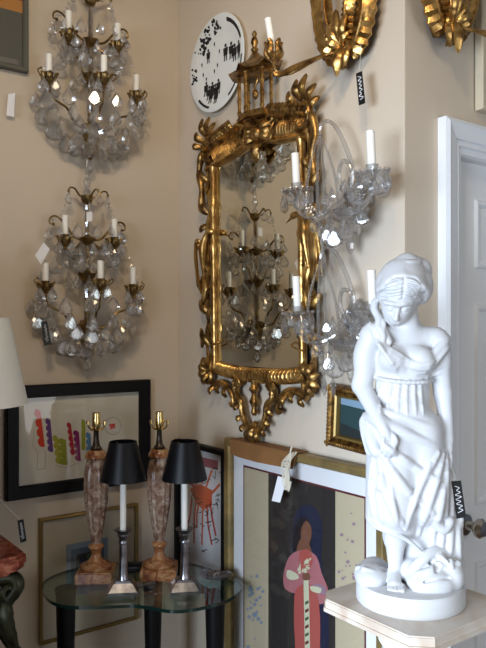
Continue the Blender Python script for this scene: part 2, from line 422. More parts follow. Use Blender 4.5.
# black-framed drawing of coloured crowns on the left wall
u0, u1, z0, z1 = -.662, -.133, .988, 1.3605
t, hw, h = picture('framed_drawing', 'black framed drawing of red purple olive and magenta zigzag crowns', 'picture', 'L', u0, u1, z0, z1,
                   [(0, 0), (0, -.022), (.004, -.026), (.038, -.026), (.042, -.020), (.042, -.006), (.042, 0)], 'blackwood')
cu = (u0 + u1) / 2; mb = flatmesh()
mb.poly([(-hw + .04, .04), (hw - .04, .04), (hw - .04, h - .04), (-hw + .04, h - .04)], -.006)
def L_(px): return local('L', cu, z0, px, .012)
def crown(xl, xr, yt, yb, teeth, m, lean=0, mirror=True, width=.42):
    """a leaning strip with scalloped teeth down one side"""
    mb.m = m; pts = []
    rt = [(xr, yt + 2), (xr + lean, yb)]
    n = teeth * 6; left = []
    for i in range(n + 1):
        f = i / n; s_ = abs(math.sin(PI * f * teeth)) ** .6
        left.append((xl + lean * f + (xr - xl) * width * (1 - s_), yt + (yb - yt) * f))
    pts = left + [(xr + lean, yb), (xr + lean * .5, (yt + yb) / 2), (xr, yt + 2)]
    mb.poly(L_(pts), -.0066 - .0001 * m)
crown(34, 40.5, 409, 447, 4, 1, 4.5); crown(45, 50.5, 418, 452, 5, 2, 3)
crown(52, 58, 435, 464, 4, 3, 4); crown(57.5, 66, 438, 465, 4, 4, 2)
crown(66.5, 71, 422, 455, 5, 5, 4); crown(73, 79, 430, 461, 5, 6, 2)
crown(81.5, 85.5, 419, 450, 3, 4, 0, width=.1); crown(85.5, 90.5, 432, 452, 3, 7, 1)
mb.m = 1
mb.poly(L_([(109, 424.5), (115, 423.5), (115.5, 428), (110.5, 429.5)]), -.0069)
def line(mb, px, wd, y, conv, m):
    P = conv(px); mb.m = m
    for (a, b), (c, d) in zip(P[:-1], P[1:]):
        dx, dz = c - a, d - b; l = math.hypot(dx, dz) or 1; nx, nz = -dz / l * wd / 2, dx / l * wd / 2
        mb.poly([(a + nx, b + nz), (a - nx, b - nz), (c - nx, d - nz), (c + nx, d + nz)], y)
line(mb, [(113 + 8 * math.cos(a), 426 - 8.6 * math.sin(a)) for a in [2 * PI * i / 24 for i in range(25)]], .0014, -.0068, L_, 8)
line(mb, [(34, 430), (33, 445), (38, 452), (37, 470), (45, 468), (46, 450)], .001, -.0068, L_, 8)
line(mb, [(56, 466), (66, 468), (78, 463), (90, 455)], .001, -.0068, L_, 8)
build('drawing', mb, ['paper', 'a_red', 'a_purple', 'a_lime', 'a_olive', 'a_crimson', 'a_magenta', 'a_blue', 'a_line'], t, smooth=0)
glaze(t, -hw + .042, hw - .042, .042, h - .042, -.013)

# thin gold frame behind the glass table
u0, u1, z0, z1 = -.548, -.182, .490, .911
t, hw, h = picture('framed_print', 'thin gold framed small dark print in wide mat seen behind glass table', 'picture', 'L', u0, u1, z0, z1,
                   [(0, 0), (0, -.018), (.005, -.021), (.010, -.016), (.010, -.006), (.010, 0)], 'thingold')
cu = (u0 + u1) / 2
def T_(px): return local('L', cu, z0, px, .01)
mb = flatmesh(); mb.poly([(-hw + .01, .01), (hw - .01, .01), (hw - .01, h - .01), (-hw + .01, h - .01)], -.006)
mb.m = 1; mb.poly(T_([(66, 545), (108, 537), (108, 590), (66, 597)]), -.0062)
mb.m = 2; mb.poly(T_([(71, 550), (104, 543), (104, 584), (71, 591)]), -.0066)
mb.m = 3; mb.poly(T_([(76, 555), (100, 549), (100, 580), (76, 586)]), -.007)
for m, q in ((4, (90, 557, 4)), (5, (95, 563, 4)), (6, (83, 562, 4)), (4, (86, 575, 5))):
    mb.m = m; mb.poly(T_([(q[0] + q[2] * math.cos(a), q[1] + q[2] * math.sin(a)) for a in [-2 * PI * i / 9 for i in range(9)]]), -.0073 - .0001 * m)
build('print', mb, ['ivory', 'a_sky', 'a_bluegrey', 'a_dark', 'a_green', 'a_yellow', 'a_navy'], t, smooth=0)
glaze(t, -hw + .01, hw - .01, .01, h - .01, -.012)

# large dark framed panel cut by the top left of the photograph
u1, z0 = -.589, 2.392
t, hw, h = picture('framed_artwork', 'grey framed dark panel with amber band at upper left corner', 'picture', 'L', u1 - .42, u1, z0, z0 + .42,
                   [(0, 0), (0, -.02), (.003, -.024), (.012, -.024), (.016, -.016), (.016, 0)], 'a_greygreen')
mb = flatmesh(); mb.poly([(-hw + .01, .01), (hw - .01, .01), (hw - .01, h - .01), (-hw + .01, h - .01)], -.008)
mb.m = 1; mb.poly([(-hw + .016, .195), (hw - .016, .195), (hw - .016, .235), (-hw + .016, .235)], -.0085)
mb.m = 2; mb.poly([(hw - .10, .022), (hw - .03, .022), (hw - .03, .038), (hw - .10, .038)], -.0085)
mb.m = 3; mb.poly([(-hw + .016, .235), (hw - .016, .235), (hw - .016, h - .016), (-hw + .016, h - .016)], -.0084)
build('panel', mb, ['a_greygreen', 'a_amber', 'a_line', 'a_brownred'], t, smooth=0)
glaze(t, -hw + .016, hw - .016, .016, h - .016, -.013)

# black framed picture in the corner on the right wall
u0, u1, z0, z1 = .016, .345, .605, 1.131
t, hw, h = picture('framed_sketch', 'black framed sketch of red figure with black scribbles beside the corner', 'picture', 'R', u0, u1, z0, z1,
                   [(0, 0), (0, -.022), (.003, -.025), (.017, -.025), (.020, -.018), (.020, -.006), (.020, 0)], 'blackwood')
cu = (u0 + u1) / 2
def S_(px): return local('R', cu, z0, px, .01)
mb = flatmesh(); mb.poly([(-hw + .02, .02), (hw - .02, .02), (hw - .02, h - .02), (-hw + .02, h - .02)], -.006)
rng = random.Random(3)
mb.m = 2
mb.poly(S_([(190, 489), (200, 484), (212, 490), (212, 506), (203, 510), (196, 502)]), -.0064)
mb.m = 1
for a, b in (((196, 500), (194, 543)), ((199, 503), (197, 528)), ((203, 506), (202, 545)), ((207, 506), (212, 545)), ((192, 498), (186, 534)), ((210, 500), (216, 536)), ((200, 490), (192, 474)), ((206, 488), (212, 470)), ((202, 484), (203, 466)), ((196, 488), (185, 480)), ((211, 494), (220, 484))):
    line(mb, [a, ((a[0] + b[0]) / 2 + rng.uniform(-1.5, 1.5), (a[1] + b[1]) / 2), b], .010, -.0066, S_, rng.choice((1, 1, 2)))
mb.m = 4; mb.poly(S_([(198, 456), (218, 461), (218, 470), (198, 465)]), -.0063)
for i in range(34):
    x, y = rng.uniform(183, 221), rng.uniform(466, 556)
    line(mb, [(x, y), (x + rng.uniform(-4, 4), y + rng.uniform(-4, 4)), (x + rng.uniform(-4, 6), y + rng.uniform(-6, 6))], .0030, -.0068, S_, 3)
build('sketch', mb, ['white', 'a_red', 'a_orange', 'ink', 'a_pink'], t, smooth=0)
glaze(t, -hw + .02, hw - .02, .02, h - .02, -.012)

# small seascape in carved gilt frame
u0, u1, z0, z1 = .850, 1.085, 1.212, 1.388
t, hw, h = picture('framed_seascape', 'small dark seascape in ornate gilt frame left of the statue', 'picture', 'R', u0, u1, z0, z1,
                   [(0, 0), (0, -.018), (.005, -.03), (.012, -.034), (.019, -.028), (.022, -.022), (.028, -.024), (.034, -.014), (.036, -.006), (.036, 0)], 'golddark', roll=R(3))
mb = MB()
for x0, x1, z, ax in ((-hw, hw, .012, 0), (-hw, hw, h - .012, 0), (0, h, -hw + .012, 1), (0, h, hw - .012, 1)):
    n = int((x1 - x0) / .011)
    for i in range(n + 1):
        q = x0 + (x1 - x0) * (i + .5) / (n + 1)
        mb.ball((q, -.033, z) if ax == 0 else (z, -.033, q), (.0055, .004, .0055), 6, 4)
build('carved_border', mb, 'goldb', t)
mb = MB(); mb.frame(-hw + .0285, hw - .0285, .0285, h - .0285, [(0, -.016), (0, -.025), (.005, -.022), (.008, -.012), (.008, -.008), (0, -.008)]); build('inner_slip', mb, 'thingold', t, smooth=0)
mb = flatmesh(); a_, b_ = hw - .034, h - .034
mb.poly([(-a_, .034), (a_, .034), (a_, b_), (-a_, b_)], -.008)
mb.m = 1; mb.poly([(-a_, b_ - .02), (a_, b_ - .026), (a_, b_), (-a_, b_)], -.0083)
mb.m = 2; mb.poly([(-a_, .034), (a_, .034), (a_, .062), (.0, .058), (-a_, .07)], -.0083)
mb.m = 3; mb.poly([(-.01, .06), (.012, .06), (.009, .072), (.002, .12), (-.002, .07)], -.0086)
build('painting', mb, ['a_teal', 'a_seasky', 'a_seadark', 'a_grey'], t, smooth=0)

# tall framed print standing on the floor against the right wall
u0, u1, z0, z1 = .374, 1.080, 0.0, 1.182
t, hw, h = picture('framed_print', 'tall gold framed print of a woman in pink kimono, wide white mat', 'picture', 'R', u0, u1, z0, z1,
                   [(0, 0), (0, -.028), (.004, -.032), (.022, -.03), (.028, -.022), (.030, -.010), (.030, 0)], 'goldframe', d=.018)
cu = (u0 + u1) / 2
def K_(px): return local('R', cu, z0, px, .03)
def lay(mb, i): return -.010 - .0003 * i
mb = flatmesh(); mb.poly([(-hw + .03, .03), (hw - .03, .03), (hw - .03, h - .03), (-hw + .03, h - .03)], lay(mb, 0))
build('mat_board', mb, 'white', t, smooth=0)
mb = flatmesh()
xs = [K_([(x, 500)])[0][0] for x in (244, 268, 335, 364)]; zt = K_([(244, 467)])[0][1]; zb = .12
mb.m = 0; mb.poly([(xs[0] - .006, zb - .006), (xs[3] + .006, zb - .006), (xs[3] + .006, zt + .006), (xs[0] - .006, zt + .006)], lay(mb, 1))
mb.m = 1; mb.poly([(xs[0], zb), (xs[1], zb), (xs[1], zt), (xs[0], zt)], lay(mb, 2)); mb.poly([(xs[2], zb), (xs[3], zb), (xs[3], zt), (xs[2], zt)], lay(mb, 2))
mb.m = 2; mb.poly([(xs[1], zb), (xs[2], zb), (xs[2], zt), (xs[1], zt)], lay(mb, 2))
def KP(m, i, px, smooth=True):
    mb.m = m; P = px
    if smooth:
        V = [Vector((x, y, 0)) for x, y in px]; V = V + V[:3]; S = spline(V, 8 * len(V))
        n0 = 8 * len(V) // (len(V) - 1); S = S[n0:n0 + int(round((8 * len(V) - 1) * len(px) / (len(V) - 1)))]
        P = [(p.x, p.y) for p in S]
    mb.poly(K_(P), lay(mb, i))
rng = random.Random(5)
for k in range(16): # dim foliage to the left of her
    x, y = rng.uniform(274, 290), rng.uniform(500, 600); KP(13, 3 + .01 * k, [(x - 4, y), (x, y - 4), (x + 4, y + 1), (x, y + 5)])
KP(3, 4, [(294, 520), (299, 508), (309, 505), (318, 512), (322, 530), (321, 560), (327, 600), (328, 648), (318, 668), (300, 660), (296, 600), (292, 560)])   # blue hood and drape
KP(4, 5, [(293, 540), (297, 522), (305, 517), (310, 526), (311, 545), (300, 556), (294, 556)])      # hair
KP(5, 6, [(301, 530), (306, 521), (311, 527), (311, 538), (307, 546), (302, 542)])                  # face
KP(5, 6.2, [(300, 540), (308, 542), (312, 556), (304, 560), (296, 556)])
KP(6, 7, [(284, 572), (290, 556), (303, 550), (316, 556), (322, 574), (328, 590), (325, 602), (318, 604), (312, 598), (300, 594), (290, 592), (284, 586)])   # sleeves
KP(7, 8, [(296, 590), (306, 584), (316, 590), (320, 615), (320, 648), (318, 675), (298, 675), (295, 640), (294, 610)])      # robe
KP(7, 8.3, [(300, 552), (309, 550), (313, 562), (306, 572), (300, 564)])
KP(8, 9, [(304, 575), (308, 575), (309.5, 610), (310, 675), (306, 675), (304.5, 620)])               # sash
for k in range(9): KP(0 if k % 2 else 12, 9.2 + .01 * k, [(305.2, 602 + 8 * k), (308.6, 600 + 8 * k), (308.9, 603 + 8 * k), (305.4, 605 + 8 * k)], False)
for k in range(9): KP(rng.choice((7, 8, 12)), 9.5 + .01 * k, [(q[0] + rng.uniform(-9, 9), q[1] + rng.uniform(-9, 9)) for q in [(304, 566)] for _ in (0, 1, 2)], False)
KP(8, 9.8, [(288, 570), (296, 573), (299, 578), (292, 580), (287, 577)]); KP(10, 9.8, [(314, 584), (324, 586), (326, 594), (318, 592)]); KP(8, 10, [(311, 586), (321, 588), (320, 593), (312, 591)])
KP(5, 10.2, [(303, 574), (309, 573), (310, 579), (304, 580)])
for k in range(26):   # blossom on the side panels
    x, y = rng.choice(((352, 550), (356, 525), (346, 568), (354, 575))); x += rng.gauss(0, 4); y += rng.gauss(0, 9)
    if x < 361: KP(10, 5 + .01 * k, circ(x, y, rng.uniform(.8, 2.0), 6), False)
for k in range(26):
    x, y = 254 + rng.gauss(0, 5), 600 + rng.gauss(0, 18)
    if 246 < x < 266: KP(11, 5 + .01 * k, circ(x, y, rng.uniform(1, 3), 6), False)
build('print', mb, ['a_burgundy', 'a_beige', 'a_dark', 'a_navy', 'a_hair', 'a_skin', 'a_pink', 'a_kimono', 'a_sash', 'a_greygreen', 'a_lilac', 'a_sky', 'a_green', 'a_leafdark'], t, smooth=0)
glaze(t, -hw + .03, hw - .03, .03, h - .03, -.020)

# cardboard corner over its top edge
mb = MB(); a0 = hit('R', 232, 434, .05)[0]; a1 = hit('R', 296, 447, .05)[0]
tt = thing('cardboard_strip', 'torn brown cardboard strip wrapped over left top edge of kimono print', 'cardboard', wpt('R', a0, 1.142, .0), ANG['R'])
w_ = a1 - a0
mb.prism([(0.0, -.006), (.05, -.010), (.14, -.012), (w_ - .01, -.006), (w_, .012), (w_ + .012, .044), (0, .0435)], -.0575, -.0545)
mb.box(.0, w_ + .008, -.0575, -.012, .042, .0445)
mb.add([(0, -.058, .044), (-.018, -.062, .058), (.004, -.064, .046)], [(0, 1, 2), (2, 1, 0)])
build('strip', mb, 'cardboard', tt, smooth=0)

# pale framed glass above the door, cut by the right edge
u0, z0 = .290, 2.157
t, hw, h = picture('framed_mirror', 'pale framed glass panel above the door at the right edge', 'picture', 'A', u0, u0 + .5, z0, z0 + .55,
                   [(0, 0), (0, -.02), (.004, -.024), (.026, -.022), (.030, -.012), (.030, 0)], 'ivory', d=.004)
mb = flatmesh(); mb.poly([(-hw + .02, .02), (hw - .02, .02), (hw - .02, h - .02), (-hw + .02, h - .02)], -.008)
build('panel', mb, 'a_seasky', t, smooth=0); glaze(t, -hw + .03, hw - .03, .03, h - .03, -.014)

# ------------------------------------------------------------------ price tags
def price_tag(label, corners, Y, top, name='price_tag', colour='black', write=True, wall=None, d=0):
    """hanging card: corners (top-left, top-right, bottom-right, bottom-left) and string end as photo points at distance Y, or on a wall plane"""
    def P(p):
        if wall: u, z = hit(wall, p[0], p[1], d); return wpt(wall, u, z, d)
        return Vector(((p[0] - CX) / FOC * Y, Y, EYE + (HY - p[1]) / FOC * Y))
    q = [P(c) for c in corners]; base = (q[2] + q[3]) / 2
    t = thing(name, label, 'tag', base)
    n = (q[1] - q[0]).cross(q[3] - q[0]).normalized()
    if n.y > 0: n = -n
    vs = [c - base + n * s for s in (.0006, -.0006) for c in q]
    mb = MB(); mb.add(vs, [(0, 1, 2, 3), (7, 6, 5, 4), (0, 4, 5, 1), (1, 5, 6, 2), (2, 6, 7, 3), (3, 7, 4, 0)])
    build('card', mb, colour, t, smooth=0)
    s = P(top) if not isinstance(top, Vector) else top
    e = (q[0] + q[1]) / 2
    mb = MB(); mb.tube(spline([s - base, (s + e) / 2 - base + Vector((.001, 0, -.002)), e - base - (e - base).normalized() * -.001], 6), .0005, 5); build('string', mb, 'string', t)
    if write:
        mb = MB(); ax = ((q[3] + q[2]) - (q[0] + q[1])) / 2; wd = (q[1] - q[0]); rng = random.Random(len(label))
        pts = []
        for i in range(13):
            f = .13 + .72 * i / 12; s_ = (.25 if i % 2 else -.22) + rng.uniform(-.12, .12)
            pts.append(e - base + ax * f + wd * s_ + n * .0012)
        mb.tube(spline(pts, 50), .0007 if wd.length < .02 else .001, 5); build('lettering', mb, 'white' if colour == 'black' else 'ink', t)
    return t

# ------------------------------------------------------------------ crystal pieces
def pendant_mesh(hgt, wid):
    """flat faceted pear drop hanging from z=0"""
    mb = MB(); n = 20; out = []; inn = []
    for i in range(n):      # pear outline with a flat centre facet and bevelled rim, front and back
        a = 2 * PI * i / n; c, q = math.cos(a), math.sin(a); pinch = 1 - .62 * max(0, q) ** 1.3
        out.append((.5 * wid * c * pinch, -.66 * hgt + (.66 if q > 0 else .34) * hgt * q)); inn.append((.30 * wid * c * pinch, -.68 * hgt + (.40 if q > 0 else .20) * hgt * q))
    d = .17 * wid
    vs = [(x, 0, z) for x, z in out] + [(x, -d, z) for x, z in inn] + [(x, d, z) for x, z in inn]
    mb.add(vs, [(i, (i + 1) % n, n + (i + 1) % n, n + i) for i in range(n)] + [((i + 1) % n, i, 2 * n + i, 2 * n + (i + 1) % n) for i in range(n)], 1)
    o = len(mb.v) - 3 * n; mb.f += [tuple(o + n + i for i in range(n)), tuple(o + 2 * n + i for i in reversed(range(n)))]; mb.fm += [0, 0]
    mb.ball((0, 0, .012 * hgt), (.07 * wid, .07 * wid, .05 * hgt), 6, 4)
    return mb
def octagon_bead(mb, c, r): mb.ball(c, (r, r * .7, r), 6, 4)
PEND = {}
def pendant(parent, loc, size, rz=0, name='crystal_pendant', key=None):
    k = round(size, 3)
    if k not in PEND:
        o = build(name, pendant_mesh(size, size * .82), ['crystal', 'crystaledge'], smooth=0); PEND[k] = o.data; bpy.data.objects.remove(o)
    o = build(name, None, None, parent, loc, rz, mesh=PEND[k]); return o

def candle_on(parent, x, y, z, h=.074, r=.0105, dz=0):
    mb = MB(); mb.lathe([(r, 0), (r, h - .001), (r * .8, h), (.003, h)], 16)
    return build('candle_sleeve', mb, 'candle', parent, (x, y, z))

def cup_on(parent, x, y, z, mt='bronze', leaves=6, r=.020):
    mb = MB(); mb.lathe([(.004, -.034), (.009, -.030), (.006, -.024), (.011, -.018), (.017, -.013), (.020, -.006), (.012, -.004), (.013, .014), (.016, .018), (.011, .018)], 14)
    for i in range(leaves):
        a = 2 * PI * i / leaves + .3; c, s = math.cos(a), math.sin(a)
        mb.leaf([(.011 * c, .011 * s, -.010), (.022 * c, .022 * s, -.002), (.026 * c, .026 * s, .010), (.034 * c, .034 * s, .013)], .0065, (c, s, -.3))
    return build('candle_cup', mb, mt, parent, (x, y, z))

# ------------------------------------------------------------------ bronze wall sconces on the left wall
def bronze_sconce(label, u, z, group):
    t = wallthing('wall_sconce', label, 'sconce', 'L', u, z, group)
    mb = MB()   # stem of bronze with hubs
    mb.lathe([(.002, 0), (.034, .002), (.03, .008), (.012, .012), (.01, .04)], 16, c=(0, 0, .0)) if False else None; mb.tube([(0, 0, .02), (0, -.042, .02)], .009, 8); mb.tube([(0, 0, .31), (0, -.042, .31)], .007, 8)
    mb.lathe([(.003, -.105), (.010, -.098), (.006, -.090), (.016, -.082), (.020, -.06), (.024, -.02), (.030, .0), (.034, .012), (.024, .018), (.009, .022), (.008, .15), (.012, .155), (.028, .175), (.034, .188), (.016, .190), (.007, .20),
              (.006, .285), (.014, .29), (.026, .302), (.030, .31), (.014, .316), (.006, .32), (.006, .425), (.014, .43), (.020, .44), (.022, .455), (.012, .458), (.003, .458)], 18, c=(0, -.042, 0), flute=.05, fl_n=6)
    build('stem', mb, 'bronze', t)
    mb = MB(); mb.lathe([(.004, .02), (.013, .035), (.007, .05), (.015, .08), (.010, .11), (.016, .14), (.005, .152)], 10, c=(0, -.042, 0)); mb.lathe([(.004, .19), (.013, .21), (.006, .225), (.014, .25), (.005, .287)], 10, c=(0, -.042, 0))
    mb.lathe([(.008, .32), (.010, .33), (.006, .345), (.011, .37), (.007, .40), (.011, .42), (.006, .43)], 10, c=(0, -.042, 0)); build('crystal_column', mb, 'bead', t, smooth=20)
    mb = MB(); mb.lathe([(.010, .458), (.014, .468), (.005, .478), (.012, .492), (.014, .505), (.006, .52), (.008, .53), (.004, .56), (.001, .585)], 8, c=(0, -.042, 0)); build('crystal_spire', mb, 'bead', t, smooth=20)
    Y0 = -.042
    def arm(pts, r=.0042, curl=None):
        mb = MB(); P = spline(pts, 22); mb.tube(P, lambda f: r * (1.25 - .5 * f), 7)
        mb.ball(P[-1], r * 1.6, 7, 5)
        return build('arm', mb, 'bronze', t)
    for s in (-1, 1):
        arm([(s * .015, Y0, .30), (s * .045, -.055, .272), (s * .078, -.068, .262), (s * .09, -.07, .272)])
        arm([(s * .012, Y0, .302), (s * .05, -.05, .31), (s * .085, -.055, .35), (s * .115, -.055, .372), (s * .135, -.055, .366), (s * .138, -.055, .348), (s * .126, -.055, .345)], .0036)
        arm([(s * .012, Y0, .012), (s * .04, -.055, .0), (s * .07, -.065, .012), (s * .095, -.07, .05), (s * .125, -.075, .062), (s * .152, -.076, .078), (s * .16, -.075, .112)])
        arm([(s * .012, Y0, .18), (s * .03, -.05, .19), (s * .045, -.055, .225), (s * .055, -.055, .235)], .003)
        arm([(s * .008, Y0, .45), (s * .03, -.05, .452), (s * .05, -.055, .472), (s * .066, -.055, .474), (s * .072, -.055, .462)], .0032)
        arm([(s * .16, -.075, .122), (s * .185, -.08, .13), (s * .20, -.082, .152), (s * .19, -.082, .162)], .0025)
    arm([(0, Y0 - .01, .01), (.0, -.07, -.005), (0, -.10, .012), (0, -.12, .055), (0, -.142, .07), (0, -.15, .122)])
    arm([(0, Y0, .45), (0, -.07, .45), (.004, -.10, .468), (.008, -.115, .462)], .0032)
    arm([(0, -.15, .13), (.025, -.155, .14), (.042, -.158, .155), (.038, -.158, .165)], .0025)
    C = [(-.09, -.07, .298), (.09, -.07, .302), (-.16, -.075, .140), (.16, -.075, .141), (0, -.15, .150)]
    for x, y, zz in C:
        cup_on(t, x, y, zz - .004); candle_on(t, x, y, zz + .002, .076 if zz > .2 else .072)
    rng = random.Random(11)
    def ring(n, rx, ry, zz, size, a0=.05, jit=.006):
        for i in range(n):
            a = PI * (1 + (a0 + (1 - 2 * a0) * i / (n - 1)))
            pendant(t, (rx * math.cos(a) + rng.uniform(-jit, jit), -.03 + ry * math.sin(a), zz + rng.uniform(-.012, .012)), size * rng.choice((.85, 1, 1, 1.1)), rng.uniform(-.9, .9))
    for x, y, zz in C:
        for k in range(4):
            a = 2 * PI * k / 4 + .5
            pendant(t, (x + .028 * math.cos(a), y + .028 * math.sin(a), zz - .008), .042 if k % 2 else .052, rng.uniform(-1, 1))
    ring(7, .135, .09, .345, .05); ring(5, .07, .07, .30, .05); ring(7, .11, .08, .25, .055); ring(6, .06, .07, .175, .055); ring(8, .19, .13, .10, .062, .0); ring(8, .165, .13, .055, .066, .0); ring(8, .13, .11, .012, .066, .02); ring(6, .09, .09, -.02, .066); ring(4, .055, .06, -.045, .06)
    for x in (-.072, .072, .008): pendant(t, (x, -.055 if x != .008 else -.115, .457), .040, .3)
    for s in (-1, 1):   # bead swags
        for (a, b) in (((s * .07, -.055, .455), (s * .128, -.055, .36)), ((s * .128, -.055, .352), (s * .185, -.08, .15))):
            mb = MB(); a = Vector(a); b = Vector(b)
            for i in range(9):
                f = i / 8; p = a.lerp(b, f) - Vector((0, 0, .03 * math.sin(PI * f))); octagon_bead(mb, p, .0052)
            build('bead_chain', mb, 'bead', t, smooth=0)
    mb = MB(); mb.lathe([(.002, -.15), (.012, -.14), (.016, -.128), (.010, -.113), (.003, -.103)], 8, c=(0, -.042, 0)); build('crystal_finial', mb, 'bead', t, smooth=10)
    return t
U_S = -.3906
low = bronze_sconce('lower of two bronze crystal sconces on left wall, black tag hanging from it', U_S, 1.55, 'bronze crystal sconces on the left wall')
up = copy_tree(low, None, 'upper bronze crystal sconce on left wall, cut by the photo top'); up.location = wpt('L', U_S + .012, 2.234)

# ------------------------------------------------------------------ decorated plate
t = wallthing('wall_plate', 'round white plate with black figures and broken black rim left of pagoda', 'plate', 'R', .288, 2.470)
mb = MB(); mb.x = Matrix.Rotation(R(90), 4, 'X')
mb.lathe([(.09, .004), (.095, .0), (.12, .004), (.165, .020), (.1665, .022), (.164, .0235), (.12, .0085), (.1, .006), (.002, .006)], 56)
dish = mb; dish.x = Matrix(); dish.m = 1
def plate_y(x, z):
    r = math.hypot(x, z); return -(.0068 if r < .1 else (.0068 + (r - .1) / .02 * .0025 if r < .12 else .0093 + (r - .12) / .044 * .015))
mb = dish
def PL(px): return [(a - .288 + .014, b - 2.470) for a, b in (hit('R', x, y, .012) for x, y in px)]
def pp(pts, extra=.0004):
    # clip centre offset: fan around centroid to follow the dish
    cx_ = sum(p[0] for p in pts) / len(pts); cz_ = sum(p[1] for p in pts) / len(pts)
    vs = [(cx_, plate_y(cx_, cz_) - extra, cz_)] + [(x, plate_y(x, z) - extra, z) for x, z in pts]
    mb.add(vs, [(0, 1 + i, 1 + (i + 1) % len(pts)) for i in range(len(pts))])
def person_mark(px, py, s):
    x, z = PL([(px, py)])[0]
    pp(circ(x, z + .012 * s, .0036 * s, 7)); pp([(x - .0075 * s, z + .008 * s), (x + .0075 * s, z + .008 * s), (x + .006 * s, z - .006 * s), (x - .006 * s, z - .006 * s)])
    pp([(x - .004 * s, z - .004 * s), (x - .0005 * s, z - .004 * s), (x - .002 * s, z - .016 * s), (x - .005 * s, z - .016 * s)]); pp([(x + .0005 * s, z - .004 * s), (x + .004 * s, z - .004 * s), (x + .005 * s, z - .016 * s), (x + .002 * s, z - .016 * s)])
rng = random.Random(9)
def rim_arc(a0, a1, r0, r1):
    n = max(4, int(abs(a1 - a0) / .08))
    for i in range(n):
        a, b = a0 + (a1 - a0) * i / n, a0 + (a1 - a0) * (i + 1) / n
        pp([(r0 * math.cos(a), r0 * math.sin(a)), (r1 * math.cos(a), r1 * math.sin(a)), (r1 * math.cos(b), r1 * math.sin(b)), (r0 * math.cos(b), r0 * math.sin(b))])
rim_arc(R(18), R(66), .140, .153); rim_arc(R(-62), R(-4), .138, .151); rim_arc(R(222), R(252), .146, .154)
for k in range(60):
    a = R(rng.uniform(84, 150)); r = rng.uniform(.115, .155); pp(circ(r * math.cos(a), r * math.sin(a), rng.uniform(.003, .008), 6))
for k in range(14):
    a = R(rng.uniform(172, 192)); r = rng.uniform(.135, .155); pp(circ(r * math.cos(a), r * math.sin(a), rng.uniform(.003, .006), 6))
for x, y in ((222, 50), (227.5, 48), (231, 50), (236, 47)): person_mark(x, y + 3, 1.9)
for x, y in ((203, 90), (206, 94), (209, 90), (212, 92), (215, 87), (208, 97), (213, 97)): person_mark(x, y, 1.7)
person_mark(205, 57, 1.6); line_ = [(206, 45), (205, 58)]
for x, y in ((214, 66), (211, 72), (200, 76), (203, 80), (216, 52), (199, 66), (202, 50), (211, 45)): person_mark(x, y, .5)
build('dish', mb, ['plate', 'ink'], t, smooth=60)

